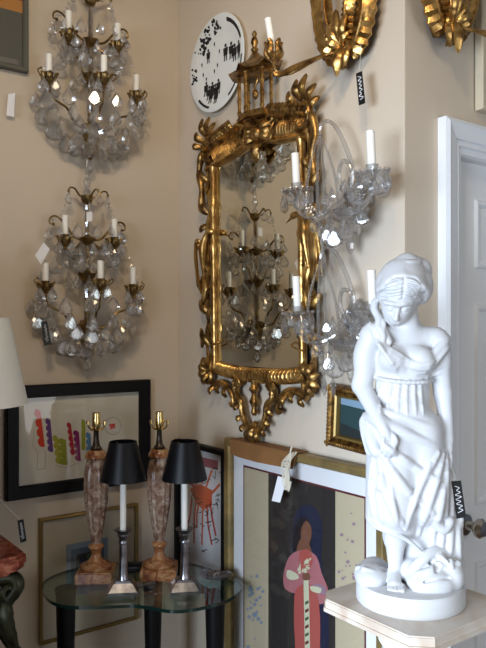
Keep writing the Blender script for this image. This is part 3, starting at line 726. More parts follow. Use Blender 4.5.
# ------------------------------------------------------------------ gilt pagoda mirror
MU, MZ = .520, 1.77
t = wallthing('wall_mirror', 'tall gilt mirror with pagoda crest and carved birds on right wall', 'mirror', 'R', MU, MZ)
t.rotation_euler.x = R(.6); t.scale.x = .965
g = MB(); g.prism([(-.232, -.345), (.232, -.345), (.232, .34), (.15, .35), (.08, .362), (0, .37), (-.08, .362), (-.15, .35), (-.232, .34)], -.024, -.012); build('mirror_glass', g, 'mirror', t, smooth=0)
g = MB(); g.box(-.245, .245, -.012, -.001, -.36, .36); build('backboard', g, 'blackwood', t, smooth=0)
for s in (-1, 1):
    mb = MB(); P = [(s * .238, -.03, -.36 + .70 * i / 40) for i in range(41)]
    mb.tube(P, [.0135 + (.004 if i % 8 in (0,) else 0) for i in range(41)], 10)
    mb.tube([(s * .222, -.026, -.35), (s * .222, -.026, .345)], .005, 8)
    if s > 0: mb.tube(spline([(s * .258, -.028, -.2), (s * .256, -.03, .0), (s * .262, -.028, .25)], 14), .008, 8)
    mb.tube(spline([(s * (.225 + .026 * math.cos(a)), -.032 - .02 * math.sin(a), -.29 + .008 * a) for a in [i * .5 for i in range(14)]], 40), .0035, 6)
    build('side_rail', mb, 'goldb', t)
    # twisting vine with leaves
    mb = MB()
    vine = spline([(s * .27, -.022, -.36), (s * .287, -.03, -.29), (s * .272, -.034, -.22), (s * .288, -.03, -.15), (s * .275, -.034, -.07), (s * .268, -.036, .02), (s * .272, -.03, .13), (s * .262, -.03, .22), (s * .275, -.03, .30), (s * .268, -.03, .36)], 60)
    mb.tube(vine, lambda f: .0085 + .0035 * math.sin(f * 40), 8)
    for (zc, dx, dz, w) in ((-.28, .045, .06, .014), (-.2, -.03, .06, .011), (-.17, .05, .05, .014), (-.11, .035, .075, .015), (-.12, -.02, .05, .01), (.18, .05, .05, .014), (.24, -.02, .05, .01), (.29, .045, .06, .013), (-.24, .04, -.05, .012), (.14, .045, -.02, .011)):
        x0 = s * .275; mb.leaf([(x0, -.03, zc), (x0 + s * dx * .5, -.045, zc + dz * .45), (x0 + s * dx, -.036, zc + dz)], w, (0, -1, 0), curl=.1)
    build('vine', mb, 'gold', t)
    # long-necked bird
    mb = MB()
    mb.tube(spline([(s * .285, -.04, -.06), (s * .280, -.048, .0), (s * .276, -.052, .05), (s * .268, -.05, .085), (s * .25, -.05, .108), (s * .228, -.05, .112), (s * .21, -.05, .104), (s * .185, -.048, .092)], 30),
            lambda f: .006 + .011 * math.sin(PI * min(1, f * 1.6)) ** 2 + (.004 if .62 < f < .8 else 0) - (.0055 * max(0, f - .8) / .2), 10)
    for k in range(3):
        wq = 1 if s > 0 else .55; X_ = lambda v: s * (.28 + (v - .28) * wq); mb.leaf([(X_(.285), -.05, .075), (X_(.315 + .006 * k), -.065, .085 - .018 * k), (X_(.338 - .008 * k), -.06, .03 - .028 * k), (X_(.350 - .022 * k), -.05, -.075 - .012 * k)], .010 if s > 0 else .008, (0, -1, .1), curl=.05)
    mb.leaf([(s * .284, -.045, -.04), (s * .275, -.05, -.085), (s * .29, -.05, -.14)], .013); mb.tube([(s * .272, -.045, .0), (s * .258, -.04, -.03), (s * .24, -.036, -.04)], .004, 6)
    build('bird', mb, 'goldb', t)
# carved crest band
mb = MB()
crest = [(-.268, .366), (-.20, .378), (-.12, .390), (-.05, .408), (0, .414), (.05, .408), (.12, .390), (.20, .378), (.268, .366)]
mb.band(crest, .036, .036, ribs=46, rd=.35, y0=-.012)
build('crest_band', mb, 'gold', t)
mb = MB()
mb.band([(-.275, .334), (-.2, .345), (-.12, .354), (-.05, .37), (0, .376), (.05, .37), (.12, .354), (.2, .345), (.275, .334)], .009, .034, y0=-.012)
mb.band([(-.275, .402), (-.21, .415), (-.13, .426), (-.07, .444)], .008, .044, y0=-.012); mb.band([(.275, .402), (.21, .415), (.13, .426), (.07, .444)], .008, .044, y0=-.012)
build('crest_moulding', mb, 'goldb', t)
for s in (-1, 1):
    mb = MB()
    P = spiral(s * .254, .406, .046, .012, R(-120) if s > 0 else R(300), .95 * s, 26, -.04)
    mb.tube(P, lambda f: .013 - .006 * f, 9)
    mb.tube(spline([(s * .31, -.035, .20), (s * .30, -.04, .27), (s * .315, -.04, .33), (s * .30, -.04, .385), (s * .285, -.04, .40)], 20), lambda f: .012 + .002 * math.sin(f * 20), 9)
    for (a, l, w) in ((100, .055, .014), (74, .062, .014), (128, .045, .012), (40, .052, .013), (12, .048, .012)):
        c, q = math.cos(R(a)) * s, math.sin(R(a)); x0, z0_ = s * .254 + c * .04, .406 + q * .04
        mb.leaf([(x0, -.035, z0_), (x0 + c * l * .5, -.06, z0_ + q * l * .5), (x0 + c * l, -.045, z0_ + q * l + .008)], w, (0, -1, 0), curl=.1)
    build('corner_scroll', mb, 'gold', t)
    mb = MB()   # leaf cluster along the top of the crest
    for k in range(9):
        x0 = s * (.10 + .016 * k); z0_ = .426 - .03 * (k / 9) + .008
        mb.leaf([(x0, -.03, z0_ - .012), (x0 + s * .006, -.058, z0_ + .012), (x0 + s * .016, -.05, z0_ + .034)], .012, (0, -1, .2), curl=.1)
        mb.ball((x0, -.05, z0_ + .006), (.010, .010, .009), 8, 5)
    build('leaf_cluster', mb, 'gold', t)
PG = Matrix.Translation((.040, 0, -.078)) @ Matrix.Diagonal((.98, .85, .985, 1))
mb = MB(); mb.x = PG   # centre cartouche under the pagoda
for i in range(11):
    a = R(-20 + 220 * i / 10); mb.leaf([(.016 * math.cos(a), -.05, .475 + .016 * math.sin(a)), (.045 * math.cos(a), -.07, .475 + .04 * math.sin(a)), (.075 * math.cos(a), -.05, .475 + .058 * math.sin(a))], .013, (0, -1, 0), curl=.05)
mb.ball((0, -.06, .475), (.03, .022, .026)); mb.tube(spiral(-.055, .46, .03, .008, 0, 1.3, 24, -.055), .008, 8); mb.tube(spiral(.055, .46, .03, .008, PI, -1.3, 24, -.055), .008, 8)
mb.leaf([(0, -.05, .45), (0, -.075, .42), (0, -.055, .385)], .026, serr=.3, nserr=5)
for s in (-1, 1): mb.tube(spline([(s * .02, -.05, .44), (s * .07, -.055, .455), (s * .10, -.05, .49), (s * .085, -.05, .515), (s * .07, -.05, .50)], 20), lambda f: .011 - .004 * f, 8)
build('cartouche', mb, 'gold', t)
mb = MB(); mb.x = PG   # pagoda
hexp = [(.083 * math.cos(a), -.062 + .05 * math.sin(a)) for a in [PI / 6 + PI / 3 * i for i in range(6)]]
mb.slab([(x * 1.02, -.062 + (y + .062) * 1.02) for x, y in hexp], .520, .532); mb.slab([(x * .94, -.062 + (y + .062) * .94) for x, y in hexp], .532, .540)
mb.lathe([(.012, .0), (.045, .004), (.062, .014), (.04, .02), (.06, .03)], 16, sq=(1, .6), c=(0, -.062, .492))
build('pagoda_floor', mb, 'gold', t)
for x, y in hexp:
    if y < -.03 or abs(x) > .05:
        mb = MB(); mb.x = PG; P = [(x * .86, -.062 + (y + .062) * .86, .538 + .128 * i / 20) for i in range(21)]
        mb.tube(P, [.0062 + (.0028 if i % 6 == 2 else 0) for i in range(21)], 8); build('pagoda_column', mb, 'goldb', t)
mb = MB(); mb.x = PG   # swept roof
n = 6; rings = []
for k in range(9):
    f = k / 8; r = .098 * (1 - f) ** 1.5 + .010; zz = .664 + .075 * f ** .85
    for i in range(24):
        a = 2 * PI * i / 24 + PI / 6; lobe = abs(math.cos(3 * (a - PI / 6))) ** 6
        q = r * (1 + .13 * lobe * (1 - f)); rings.append((q * math.cos(a), -.062 + .62 * q * math.sin(a), zz + .022 * lobe * (1 - f) ** 4))
fs = [(i * 24 + j, i * 24 + (j + 1) % 24, (i + 1) * 24 + (j + 1) % 24, (i + 1) * 24 + j) for i in range(8) for j in range(24)] + [tuple(range(23, -1, -1)), tuple(8 * 24 + j for j in range(24))]
mb.add(rings, fs); mb.slab([(x * .95, -.062 + (y + .062) * .95) for x, y in hexp], .655, .668)
build('pagoda_roof', mb, 'gold', t, smooth=50)
mb = MB(); mb.x = PG; mb.lathe([(.010, .735), (.014, .742), (.008, .75), (.014, .765), (.010, .778), (.006, .783), (.010, .792), (.003, .802)], 12, c=(0, -.062, 0)); build('finial', mb, 'gold', t)
mb = MB(); mb.x = PG; mb.tube(spline([(0, -.06, .66), (.012, -.06, .645), (0, -.06, .63), (-.01, -.06, .62), (0, -.06, .61)], 14), .004, 6); mb.ball((0, -.06, .60), (.012, .012, .016), 8, 6); build('bell', mb, 'gold', t)
# lower rail and pierced apron
mb = MB(); mb.band([(-.262, -.352), (-.13, -.368), (0, -.372), (.13, -.368), (.262, -.352)], .027, .036, ribs=30, rd=.45, y0=-.012); build('lower_band', mb, 'goldb', t)
for s in (-1, 1):
    mb = MB(); mb.tube(spiral(s * .268, -.385, .034, .008, R(90), -1.2 * s, 24, -.038), .010, 8)
    for a in (-60, -20, 20, 60, 100): mb.leaf([(s * .268, -.03, -.37), (s * (.268 + .03 * math.cos(R(a))), -.055, -.37 + .03 * math.sin(R(a))), (s * (.268 + .058 * math.cos(R(a))), -.04, -.37 + .055 * math.sin(R(a)))], .014, curl=.1)
    build('corner_leaf', mb, 'gold', t)
    mb = MB()
    mb.tube(spline([(s * .255, -.03, -.425), (s * .21, -.035, -.408), (s * .165, -.035, -.412), (s * .13, -.035, -.44), (s * .118, -.035, -.465), (s * .128, -.035, -.478), (s * .138, -.035, -.468)], 26), lambda f: .012 - .004 * f, 9)
    mb.tube(spline([(s * .075, -.035, -.395), (s * .10, -.035, -.41), (s * .098, -.038, -.44), (s * .072, -.038, -.46), (s * .062, -.038, -.50), (s * .04, -.038, -.535), (s * .01, -.036, -.55)], 26), lambda f: .014 - .004 * f, 9)
    mb.tube(spiral(s * .09, -.402, .022, .006, R(-90), 1.1 * s, 18, -.04), .008, 8)
    for x, z, dx, dz in ((.235, -.42, .02, -.03), (.20, -.412, .0, -.032), (.165, -.42, -.012, -.034), (.075, -.47, .03, -.02), (.06, -.51, .03, -.012), (.045, -.535, .022, -.022)):
        mb.leaf([(s * x, -.035, z), (s * (x + dx * .5), -.052, z + dz * .5), (s * (x + dx), -.04, z + dz)], .010, curl=.1)
    build('apron_scroll', mb, 'gold', t)
mb = MB(); mb.lathe([(.006, -.50), (.012, -.49), (.008, -.475), (.017, -.455), (.011, -.44), (.008, -.43), (.018, -.415), (.010, -.40), (.014, -.385)], 12, c=(0, -.036, 0))
mb.leaf([(0, -.03, -.52), (0, -.06, -.555), (0, -.04, -.592)], .022, serr=.3, nserr=4); mb.leaf([(-.01, -.035, -.535), (-.025, -.055, -.56), (-.03, -.04, -.58)], .012); mb.leaf([(.01, -.035, -.535), (.025, -.055, -.56), (.03, -.04, -.58)], .012)
mb.ball((0, -.045, -.545), (.024, .02, .016)); build('apron_drop', mb, 'gold', t)

# ------------------------------------------------------------------ clear crystal sconces on the right wall
def crystal_sconce(label, u, z, group):
    """origin = the backplate rosette"""
    t = wallthing('crystal_sconce', label, 'sconce', 'R', u, z, group)
    mb = MB(); mb.x = Matrix.Rotation(R(90), 4, 'X'); mb.lathe([(.045, 0), (.058, .006), (.056, .012), (.040, .018), (.024, .020), (.020, .028), (.003, .030)], 24, flute=.06, fl_n=12); build('backplate', mb, 'bead', t, smooth=15)
    for x, y in ((.0, -.034), (.028, -.05)):
        mb = MB(); mb.x = Matrix.Translation((x, y, 0)) @ Matrix.Rotation(R(90), 4, 'X')
        mb.lathe([(.020, 0), (.027, .004), (.020, .010), (.012, .012), (.009, .018), (.002, .019)], 24, flute=.12, fl_n=12); build('rosette', mb, 'silver' if x == 0 else 'bead', t, smooth=12)
    mb = MB(); mb.lathe([(.004, -.085), (.03, -.078), (.05, -.062), (.058, -.045), (.052, -.045), (.04, -.055), (.006, -.06)], 24, c=(.01, -.06, 0), flute=.04, fl_n=12); build('bowl', mb, 'bead', t, smooth=15)
    D = -.105
    for s, zc in ((-1, .020), (1, .019)):
        mb = MB(); P = spline([(s * .01, -.05, -.012), (s * .045, -.085, -.045), (s * .09, D, -.055), (s * .13, D - .004, -.035), (s * .142, D, zc - .01)], 24); mb.tube(P, .0062, 8); build('arm', mb, 'bead', t)
        x = s * .142
        mb = MB(); mb.lathe([(.008, -.012), (.020, -.008), (.036, .002), (.042, .010), (.036, .008), (.018, .0), (.012, .002), (.014, .02), (.016, .028), (.011, .028)], 20, c=(x, D, zc), flute=.07, fl_n=10); build('bobeche', mb, 'bead', t, smooth=15)
        candle_on(t, x, D, zc + .014, .098, .0108)
        for k in range(9):
            a = 2 * PI * k / 9 + .2; pendant(t, (x + .040 * math.cos(a), D + .040 * math.sin(a), zc + .004), (.046, .034, .058)[k % 3], a + PI / 2)
        mb = MB()
        for k in range(16):
            a = 2 * PI * k / 16; octagon_bead(mb, (x + .043 * math.cos(a), D + .043 * math.sin(a), zc + .010), .0060)
        build('bead_ring', mb, 'bead', t, smooth=0)
    for s in (-1, 1):
        for k, (zz, yy) in enumerate(((.0, -.075), (-.02, -.095), (-.035, -.06))):
            mb = MB(); a = Vector((s * .115, -.105, .0)); b = Vector((s * .03, yy, zz - .02)); n = 12
            for i in range(n + 1): f = i / n; octagon_bead(mb, a.lerp(b, f) - Vector((0, 0, (.03 + .012 * k) * math.sin(PI * f))), .0055)
            build('bead_chain', mb, 'bead', t, smooth=0)
    # tall curved glass hook and its bead strands
    hook = spline([(.012, -.045, .02), (.02, -.05, .07), (.0, -.052, .13), (-.03, -.055, .185), (-.055, -.062, .205), (-.075, -.065, .195), (-.080, -.066, .175)], 30)
    mb = MB(); mb.tube(hook, lambda f: .0072 - .003 * f, 8); build('glass_hook', mb, 'bead', t)
    mb = MB(); P = spline([(-.02, -.045, .01), (-.03, -.05, .05), (-.012, -.055, .085), (.012, -.055, .08), (.022, -.055, .055)], 18); mb.tube(P, .0058, 8); build('glass_hook', mb, 'bead', t)
    top = hook[-1]
    for k, (x, y, zz) in enumerate(((-.142, D - .03, .015), (-.10, D, -.03), (-.06, -.10, -.05), (-.02, -.06, -.02))):
        mb = MB(); a = top; b = Vector((-.10 + .022 * k, y * .85, -.04 - .004 * k)); n = 24
        for i in range(n + 1):
            f = i / n; p = a.lerp(b, f) + Vector((.012 * math.sin(PI * f) * (k - 1.5), 0, 0)); octagon_bead(mb, p, .0044 + .0032 * f)
        build('bead_chain', mb, 'bead', t, smooth=0)
    for x, y, zz, sz in ((-.09, -.09, -.05, .045), (-.06, -.10, -.065, .056), (-.03, -.105, -.08, .05), (.0, -.11, -.085, .062), (.03, -.10, -.08, .05), (.055, -.08, -.06, .062), (.075, -.08, -.05, .046), (-.045, -.08, -.05, .04), (.02, -.08, -.075, .04),
                         (-.02, -.09, .02, .04), (-.05, -.085, .01, .04), (.05, -.08, .01, .045), (.08, -.09, -.01, .04), (.03, -.09, .03, .036)):
        pendant(t, (x, y, zz), sz, random.Random(x).uniform(-1, 1))
    mb = MB(); mb.lathe([(.002, -.165), (.010, -.15), (.012, -.135), (.004, -.118), (.007, -.108), (.003, -.098), (.008, -.09), (.003, -.083)], 8, c=(.01, -.06, 0)); build('crystal_finial', mb, 'bead', t, smooth=10)
    for x in (-.055, -.02):
        mb = MB(); mb.lathe([(.001, -.20), (.007, -.185), (.008, -.165), (.002, -.145), (.006, -.138), (.002, -.13), (.004, -.12), (.002, -.09)], 6, c=(x, -.10, 0)); build('crystal_prism', mb, 'bead', t, smooth=0)
    return t
cu_, cz_ = hit('R', 353, 193, .03)
top_c = crystal_sconce('upper clear crystal two light sconce with glass hook right of gilt mirror', cu_, cz_, 'clear crystal sconces on the right wall')
top_c.rotation_euler.x = R(4)
cu2, cz2 = hit('R', 354, 316, .03)
lo_c = copy_tree(top_c, None, 'lower clear crystal two light sconce beside the statue head'); lo_c.location = wpt('R', cu2, cz2 - .012)

# ------------------------------------------------------------------ gilt feather sconces
def feather_sconce(label, w, u, z, group, mirror=1, candle=True):
    t = wallthing('feather_sconce', label, 'sconce', w, u, z, group)
    s = mirror
    def plume(pts, wd, tilt):
        mb = MB(); mb.leaf(pts, lambda f: wd * (.35 + .65 * math.sin(PI * (.12 + .8 * f)) ** .8) * (1 - .85 * max(0, f - .8) / .2), (tilt, -1, 0), curl=.15, serr=.42, nserr=15, th=.003, ridge=.3)
        mb.tube(spline([Vector(p) + Vector((0, -.012, 0)) for p in pts], 16), lambda f: .005 - .003 * f, 6)
        return build('plume', mb, 'goldb', t)
    plume([(-s * .012, -.03, -.055), (-s * .06, -.045, -.035), (-s * .098, -.05, .03), (-s * .118, -.05, .12), (-s * .125, -.045, .22), (-s * .10, -.04, .32)], .030, -s * .3)
    plume([(s * .012, -.03, -.035), (s * .05, -.05, -.025), (s * .08, -.055, .04), (s * .09, -.055, .13), (s * .095, -.05, .22), (s * .08, -.04, .32)], .034, s * .3)
    plume([(-s * .02, -.05, -.02), (-s * .045, -.06, .04), (-s * .06, -.06, .13), (-s * .055, -.05, .24)], .022, -s * .2)
    plume([(s * .004, -.05, -.01), (s * .025, -.065, .05), (s * .035, -.065, .13), (s * .03, -.055, .25)], .026, s * .2)
    mb = MB()
    for (a, l, w_) in ((92, .10, .018), (118, .08, .014), (64, .085, .015), (150, .05, .011), (30, .05, .011)):
        c, q = math.cos(R(a)) * s, math.sin(R(a)); mb.leaf([(0, -.055, -.03), (c * l * .5, -.085, -.03 + q * l * .5), (c * l, -.08, -.03 + q * l)], w_, curl=.1, serr=.25, nserr=5, ridge=.1)
    mb.leaf([(0, -.055, -.02), (-s * .004, -.08, -.055), (-s * .012, -.07, -.105)], .019, serr=.2, nserr=5, ridge=.1); mb.leaf([(s * .012, -.05, -.02), (s * .014, -.065, -.05), (s * .004, -.06, -.08)], .013)
    mb.ball((0, -.05, -.025), (.024, .022, .026)); build('leaf_boss', mb, 'goldb', t)
    mb = MB(); mb.prism([(-.004, -.045), (.004, -.045), (.022, -.01), (.026, .08), (.02, .26), (-.02, .26), (-.026, .08), (-.022, -.01)], -.03, 0); build('backplate', mb, 'gold', t)
    # arm
    mb = MB(); A = spline([(0, -.055, -.035), (-s * .045, -.10, -.05), (-s * .09, -.15, -.085), (-s * .122, -.168, -.088), (-s * .138, -.182, -.07), (-s * .14, -.184, -.042)], 26)
    mb.tube(A, lambda f: .0052 - .001 * f, 8)
    mb.leaf([A[4] + Vector((0, -.004, .0)), A[9] + Vector((0, -.008, .006)), A[15] + Vector((0, -.006, -.002)), A[19] + Vector((0, -.01, -.008))], .010, (0, -1, .4), curl=-.1)
    build('arm', mb, 'gold', t)
    e = A[-1]; mb = MB(); mb.lathe([(.004, -.01), (.014, 0), (.016, .012), (.012, .016)], 12, c=e)
    for i in range(5):
        a = 2 * PI * i / 5; c, q = math.cos(a), math.sin(a); mb.leaf([e + Vector((.010 * c, .010 * q, -.004)), e + Vector((.024 * c, .024 * q, .012)), e + Vector((.020 * c, .020 * q, .034)), e + Vector((.026 * c, .026 * q, .048))], .010, (c, q, 0))
    build('candle_cup', mb, 'gold', t)
    o = candle_on(t, e.x, e.y, e.z + .012, .098, .0098); o.rotation_euler = (R(9), R(-4), 0)
    return t
fu, fz = hit('R', 345, 38, .05)
feather_sconce('gilt feather wall sconce with one white candle above the gilt mirror', 'R', fu, fz, None, 1)
fu2, fz2 = hit('A', 449, 14, .05)
feather_sconce('gilt feather wall sconce on the grey wall above the door', 'A', fu2, fz2, None, -1)

# ------------------------------------------------------------------ kidney glass table
TZ = .74
t = thing('side_table', 'kidney shaped glass side table on three black tapered legs', 'table', (-.31, 2.2, 0))
def gp(px, py): Y = (EYE - TZ) * FOC / (py - HY); return Vector(((px - CX) / FOC * Y + .31, Y - 2.2, 0))
outl = [gp(x, y) for x, y in ((42, 588), (50, 600), (68, 605.5), (98, 606), (130, 604.5), (150, 606.5), (172, 610), (196, 608), (226, 600), (241, 589), (237, 580), (217, 571), (190, 563), (150, 561), (110, 563), (72, 569), (48, 578))]
cl = spline(outl + outl[:3], 120); n0 = 6; per = int(119 * len(outl) / (len(outl) + 2)); cl = cl[n0:n0 + per + 1]
mb = MB(); mb.slab([(p.x, p.y) for p in cl], TZ - .010, TZ, mside=1); build('glass_top', mb, ['tableglass', 'glassedge'], t, smooth=0)
for x, y in ((-.56, 2.235), (-.297, 2.33), (-.087, 2.2)):
    mb = MB(); mb.lathe([(.013, 0), (.014, .01), (.031, TZ - .05), (.031, TZ - .03), (.034, TZ - .028), (.034, TZ - .011), (.002, TZ - .0105)], 22, c=(x + .31, y - 2.2, 0)); build('leg', mb, 'blackwood', t)

# ------------------------------------------------------------------ marble urn lamps
def marble_lamp(label, x, y):
    t = thing('table_lamp', label, 'lamp', (x, y, TZ), R(0), 'marble column lamps without shades')
    mb = MB(); q = .058; mb.box(-q, q, -q, q, 0, .03); mb.box(-q * .92, q * .92, -q * .92, q * .92, .03, .034); mb.x = Matrix()
    o = build('plinth', mb, 'ochremarble', t, smooth=0); o.rotation_euler.z = R(2)
    mb = MB(); mb.lathe([(.049, .034), (.052, .038), (.052, .044), (.046, .048), (.034, .052), (.024, .060), (.017, .070), (.016, .082), (.020, .096), (.026, .102), (.022, .110), (.014, .114)], 28); build('foot', mb, 'ochremarble', t)
    mb = MB(); mb.lathe([(.014, .112), (.018, .13), (.028, .19), (.0365, .25), (.039, .30), (.0365, .345), (.031, .375), (.029, .388), (.030, .39)], 48, flute=.055, fl_n=12, fl_rng=(.12, .38)); build('urn_body', mb, 'lampmarble', t)
    mb = MB(); mb.lathe([(.033, .388), (.036, .392), (.034, .402), (.030, .408), (.026, .414), (.012, .416)], 28); build('collar', mb, 'ochremarble', t)
    mb = MB(); mb.lathe([(.018, .414), (.020, .42), (.012, .43), (.009, .45), (.008, .475), (.010, .478)], 16); build('neck', mb, 'darkmetal', t)
    mb = MB(); mb.lathe([(.006, .476), (.012, .48), (.0145, .488), (.0145, .515), (.013, .522), (.013, .535), (.010, .536), (.010, .52)], 18)
    mb.tube([(.014, -.006, .505), (.019, -.012, .505)], .003, 6)
    build('socket', mb, 'brass', t)
    for s in (-1, 1):
        mb = MB(); mb.tube(spline([(0, 0, .478), (s * .013, 0, .479), (s * .024, 0, .488), (s * .027, 0, .50)], 10), .003, 6); mb.lathe([(.005, .497), (.005, .508), (.002, .51)], 8, c=(s * .027, 0, 0)); build('harp_saddle', mb, 'brass', t)
    return t
l1 = marble_lamp('left fluted brown marble lamp with bare brass socket, before the black framed drawing', -.476, 2.292)
l2 = copy_tree(l1, None, 'right fluted brown marble lamp with bare brass socket, nearer the corner'); l2.location = (-.274, 2.315, TZ)

# ------------------------------------------------------------------ candlestick lamps with black shades
def stick_lamp(label, x, y):
    t = thing('candlestick_lamp', label, 'lamp', (x, y, TZ), R(8), 'silver candlestick lamps with black shades')
    mb = MB()
    for a, z0, b, z1 in ((.046, 0, .046, .008), (.043, .008, .028, .03), (.024, .03, .022, .036)):
        vs = [(sx * a, sy * a, z0) for sx, sy in ((-1, -1), (1, -1), (1, 1), (-1, 1))] + [(sx * b, sy * b, z1) for sx, sy in ((-1, -1), (1, -1), (1, 1), (-1, 1))]
        mb.add(vs, [(3, 2, 1, 0), (4, 5, 6, 7), (0, 1, 5, 4), (1, 2, 6, 5), (2, 3, 7, 6), (3, 0, 4, 7)])
    build('base', mb, 'silver', t, smooth=0)
    mb = MB(); mb.lathe([(.017, .036), (.015, .042), (.0135, .05), (.0115, .145), (.015, .148), (.015, .153), (.012, .157), (.018, .172), (.016, .176)], 30, flute=.05, fl_n=10, fl_rng=(.045, .146)); build('column', mb, 'silver', t)
    mb = MB(); mb.lathe([(.012, .174), (.016, .178), (.026, .186), (.028, .190), (.012, .188)], 20); build('drip_pan', mb, 'silver', t)
    mb = MB(); mb.lathe([(.0098, .188), (.0098, .40), (.006, .404), (.002, .404)], 16); build('candle_sleeve', mb, 'candle', t)
    mb = MB(); th = .0015
    mb.lathe([(.071, .342), (.042, .460), (.042 - th, .460), (.071 - th, .342), (.071, .342)], 40); build('lamp_shade', mb, 'blackpaper', t, smooth=30)
    mb = MB()
    for k in range(3):
        a = 2 * PI * k / 3; mb.tube([(0, 0, .404), (.041 * math.cos(a), .041 * math.sin(a), .452)], .0012, 5)
    build('shade_carrier', mb, 'brass', t)
    return t
s1 = stick_lamp('left silver candlestick lamp with black cone shade, tall white candle', -.370, 2.182)
s2 = copy_tree(s1, None, 'right silver candlestick lamp with black cone shade, before the red sketch'); s2.location = (-.181, 2.19, TZ)

# small things lying on the glass
t = thing('leaf_ornament', 'small silver leaf spray lying on glass between the candlesticks', 'ornament', (-.315, 2.215, TZ))
mb = MB()
for a in (150, 175, 200, 20, -15, -40): c, s = math.cos(R(a)), math.sin(R(a)); mb.leaf([(0, 0, .004), (.02 * c, .02 * s, .009), (.042 * c, .042 * s, .005)], .006, (0, 0, 1), th=.001)
build('leaf_spray', mb, 'silver', t); mb = MB(); mb.tube([(-.03, .01, .004), (.035, -.015, .004)], .002, 6); build('stem', mb, 'silver', t)
t = thing('silver_dish', 'dark silver leaf dish at the right end of the glass table', 'dish', (-.085, 2.285, TZ))
mb = MB(); mb.lathe([(.03, 0), (.034, .002), (.055, .012), (.058, .014), (.054, .013), (.033, .005), (.002, .004)], 28, sq=(1, .7)); build('dish', mb, 'silver', t)
mb = MB(); rng = random.Random(4)
for k in range(9):
    a = rng.uniform(0, 2 * PI); x, y = rng.uniform(-.03, .03), rng.uniform(-.02, .02)
    mb.leaf([(x, y, .014), (x + .015 * math.cos(a), y + .015 * math.sin(a), .022), (x + .03 * math.cos(a), y + .03 * math.sin(a), .018)], .006, (0, 0, 1), th=.001)
build('leaf_spray', mb, 'silver', t)
t = thing('lamp_cord', 'coiled black lamp cord lying behind the silver candlesticks', 'cord', (-.345, 2.335, TZ))
mb = MB(); mb.tube(spline([(.045 * math.cos(a * 1.0) * (1 + .1 * math.sin(3.3 * a)), .018 * math.sin(a), .0048 + .0011 * a) for a in [i * .5 for i in range(44)]], 160), .0045, 6); build('coil', mb, 'blackplastic', t)

# ------------------------------------------------------------------ marble-topped console at the lower left and its lamp
cs = hit('L', 30, 560, .46)[0]; CZ = .945
t = wallthing('console_table', 'red marble topped console with green bronze scroll leg at lower left', 'table', 'L', cs - .35, 0)
def rr_(x0, x1, y0, y1, c): return [(x0 + c, y0), (x1 - c, y0), (x1, y0 + c), (x1, y1), (x0, y1), (x0, y0 + c)]
mb = MB()
for a, z0, z1 in ((-.018, CZ - .052, CZ - .04), (-.004, CZ - .04, CZ - .028), (0, CZ - .028, CZ - .008), (-.006, CZ - .008, CZ)):
    mb.slab(rr_(-.35 - a, .35 + a, -.46 - a, -.03, .03), z0, z1)
build('marble_top', mb, 'redmarble', t, smooth=0)
mb = MB(); mb.slab(rr_(-.30, .285, -.40, -.03, .03), .60, CZ - .052); mb.slab(rr_(-.31, .295, -.41, -.03, .03), .56, .60); build('carcass', mb, 'redwood', t, smooth=0)
for sx in (-1, 1):
    X = sx * .30
    mb = MB()
    mb.tube(spline([(X - sx * .03, -.405, CZ - .07), (X + sx * .01, -.43, CZ - .062), (X + sx * .022, -.44, CZ - .085), (X - sx * .005, -.43, CZ - .13), (X - sx * .012, -.42, CZ - .19), (X + sx * .015, -.425, CZ - .25), (X + sx * .03, -.43, CZ - .27)], 40), lambda f: .022 - .008 * f, 10)
    mb.tube(spiral(X + sx * .0, CZ - .095, .03, .008, R(90), -1.2 * sx, 24, -.44), .010, 8)
    mb.leaf([(X, -.43, CZ - .10), (X - sx * .008, -.455, CZ - .17), (X + sx * .02, -.45, CZ - .25)], .02, serr=.2, nserr=6)
    build('scroll_mount', mb, 'greenbronze', t)
    mb = MB(); mb.ball((X + sx * .03, -.42, CZ - .305), (.042, .04, .036), 16, 10); mb.lathe([(.012, 0), (.02, .02), (.016, .05), (.02, .3), (.03, .5), (.036, CZ - .345)], 16, c=(X + sx * .02, -.40, 0)); build('leg', mb, 'greenbronze', t)
    mb = MB(); mb.lathe([(.015, 0), (.02, .56)], 12, c=(X * .95, -.06, 0)); build('leg', mb, 'redwood', t)
lp = Vector((-.80, 1.96, CZ))
t = thing('table_lamp', 'table lamp with large white tapered shade at the left edge', 'lamp', lp)
mb = MB(); mb.lathe([(.196, 1.337 - CZ), (.146, 1.578 - CZ), (.144, 1.578 - CZ), (.194, 1.337 - CZ), (.196, 1.337 - CZ)], 64); build('lamp_shade', mb, 'shade', t, smooth=30)
mb = MB(); mb.lathe([(.07, 0), (.07, .015), (.03, .03), (.02, .06), (.06, .14), (.07, .2), (.05, .27), (.02, .31), (.012, .36), (.012, .45)], 28); build('lamp_base', mb, 'redmarble', t)
mb = MB(); mb.tube([(0, 0, .45), (0, 0, .60)], .003, 6)
for k in range(3): a = 2 * PI * k / 3; mb.tube([(0, 0, .60), (.145 * math.cos(a), .145 * math.sin(a), .63)], .002, 5)
build('shade_carrier', mb, 'brass', t)

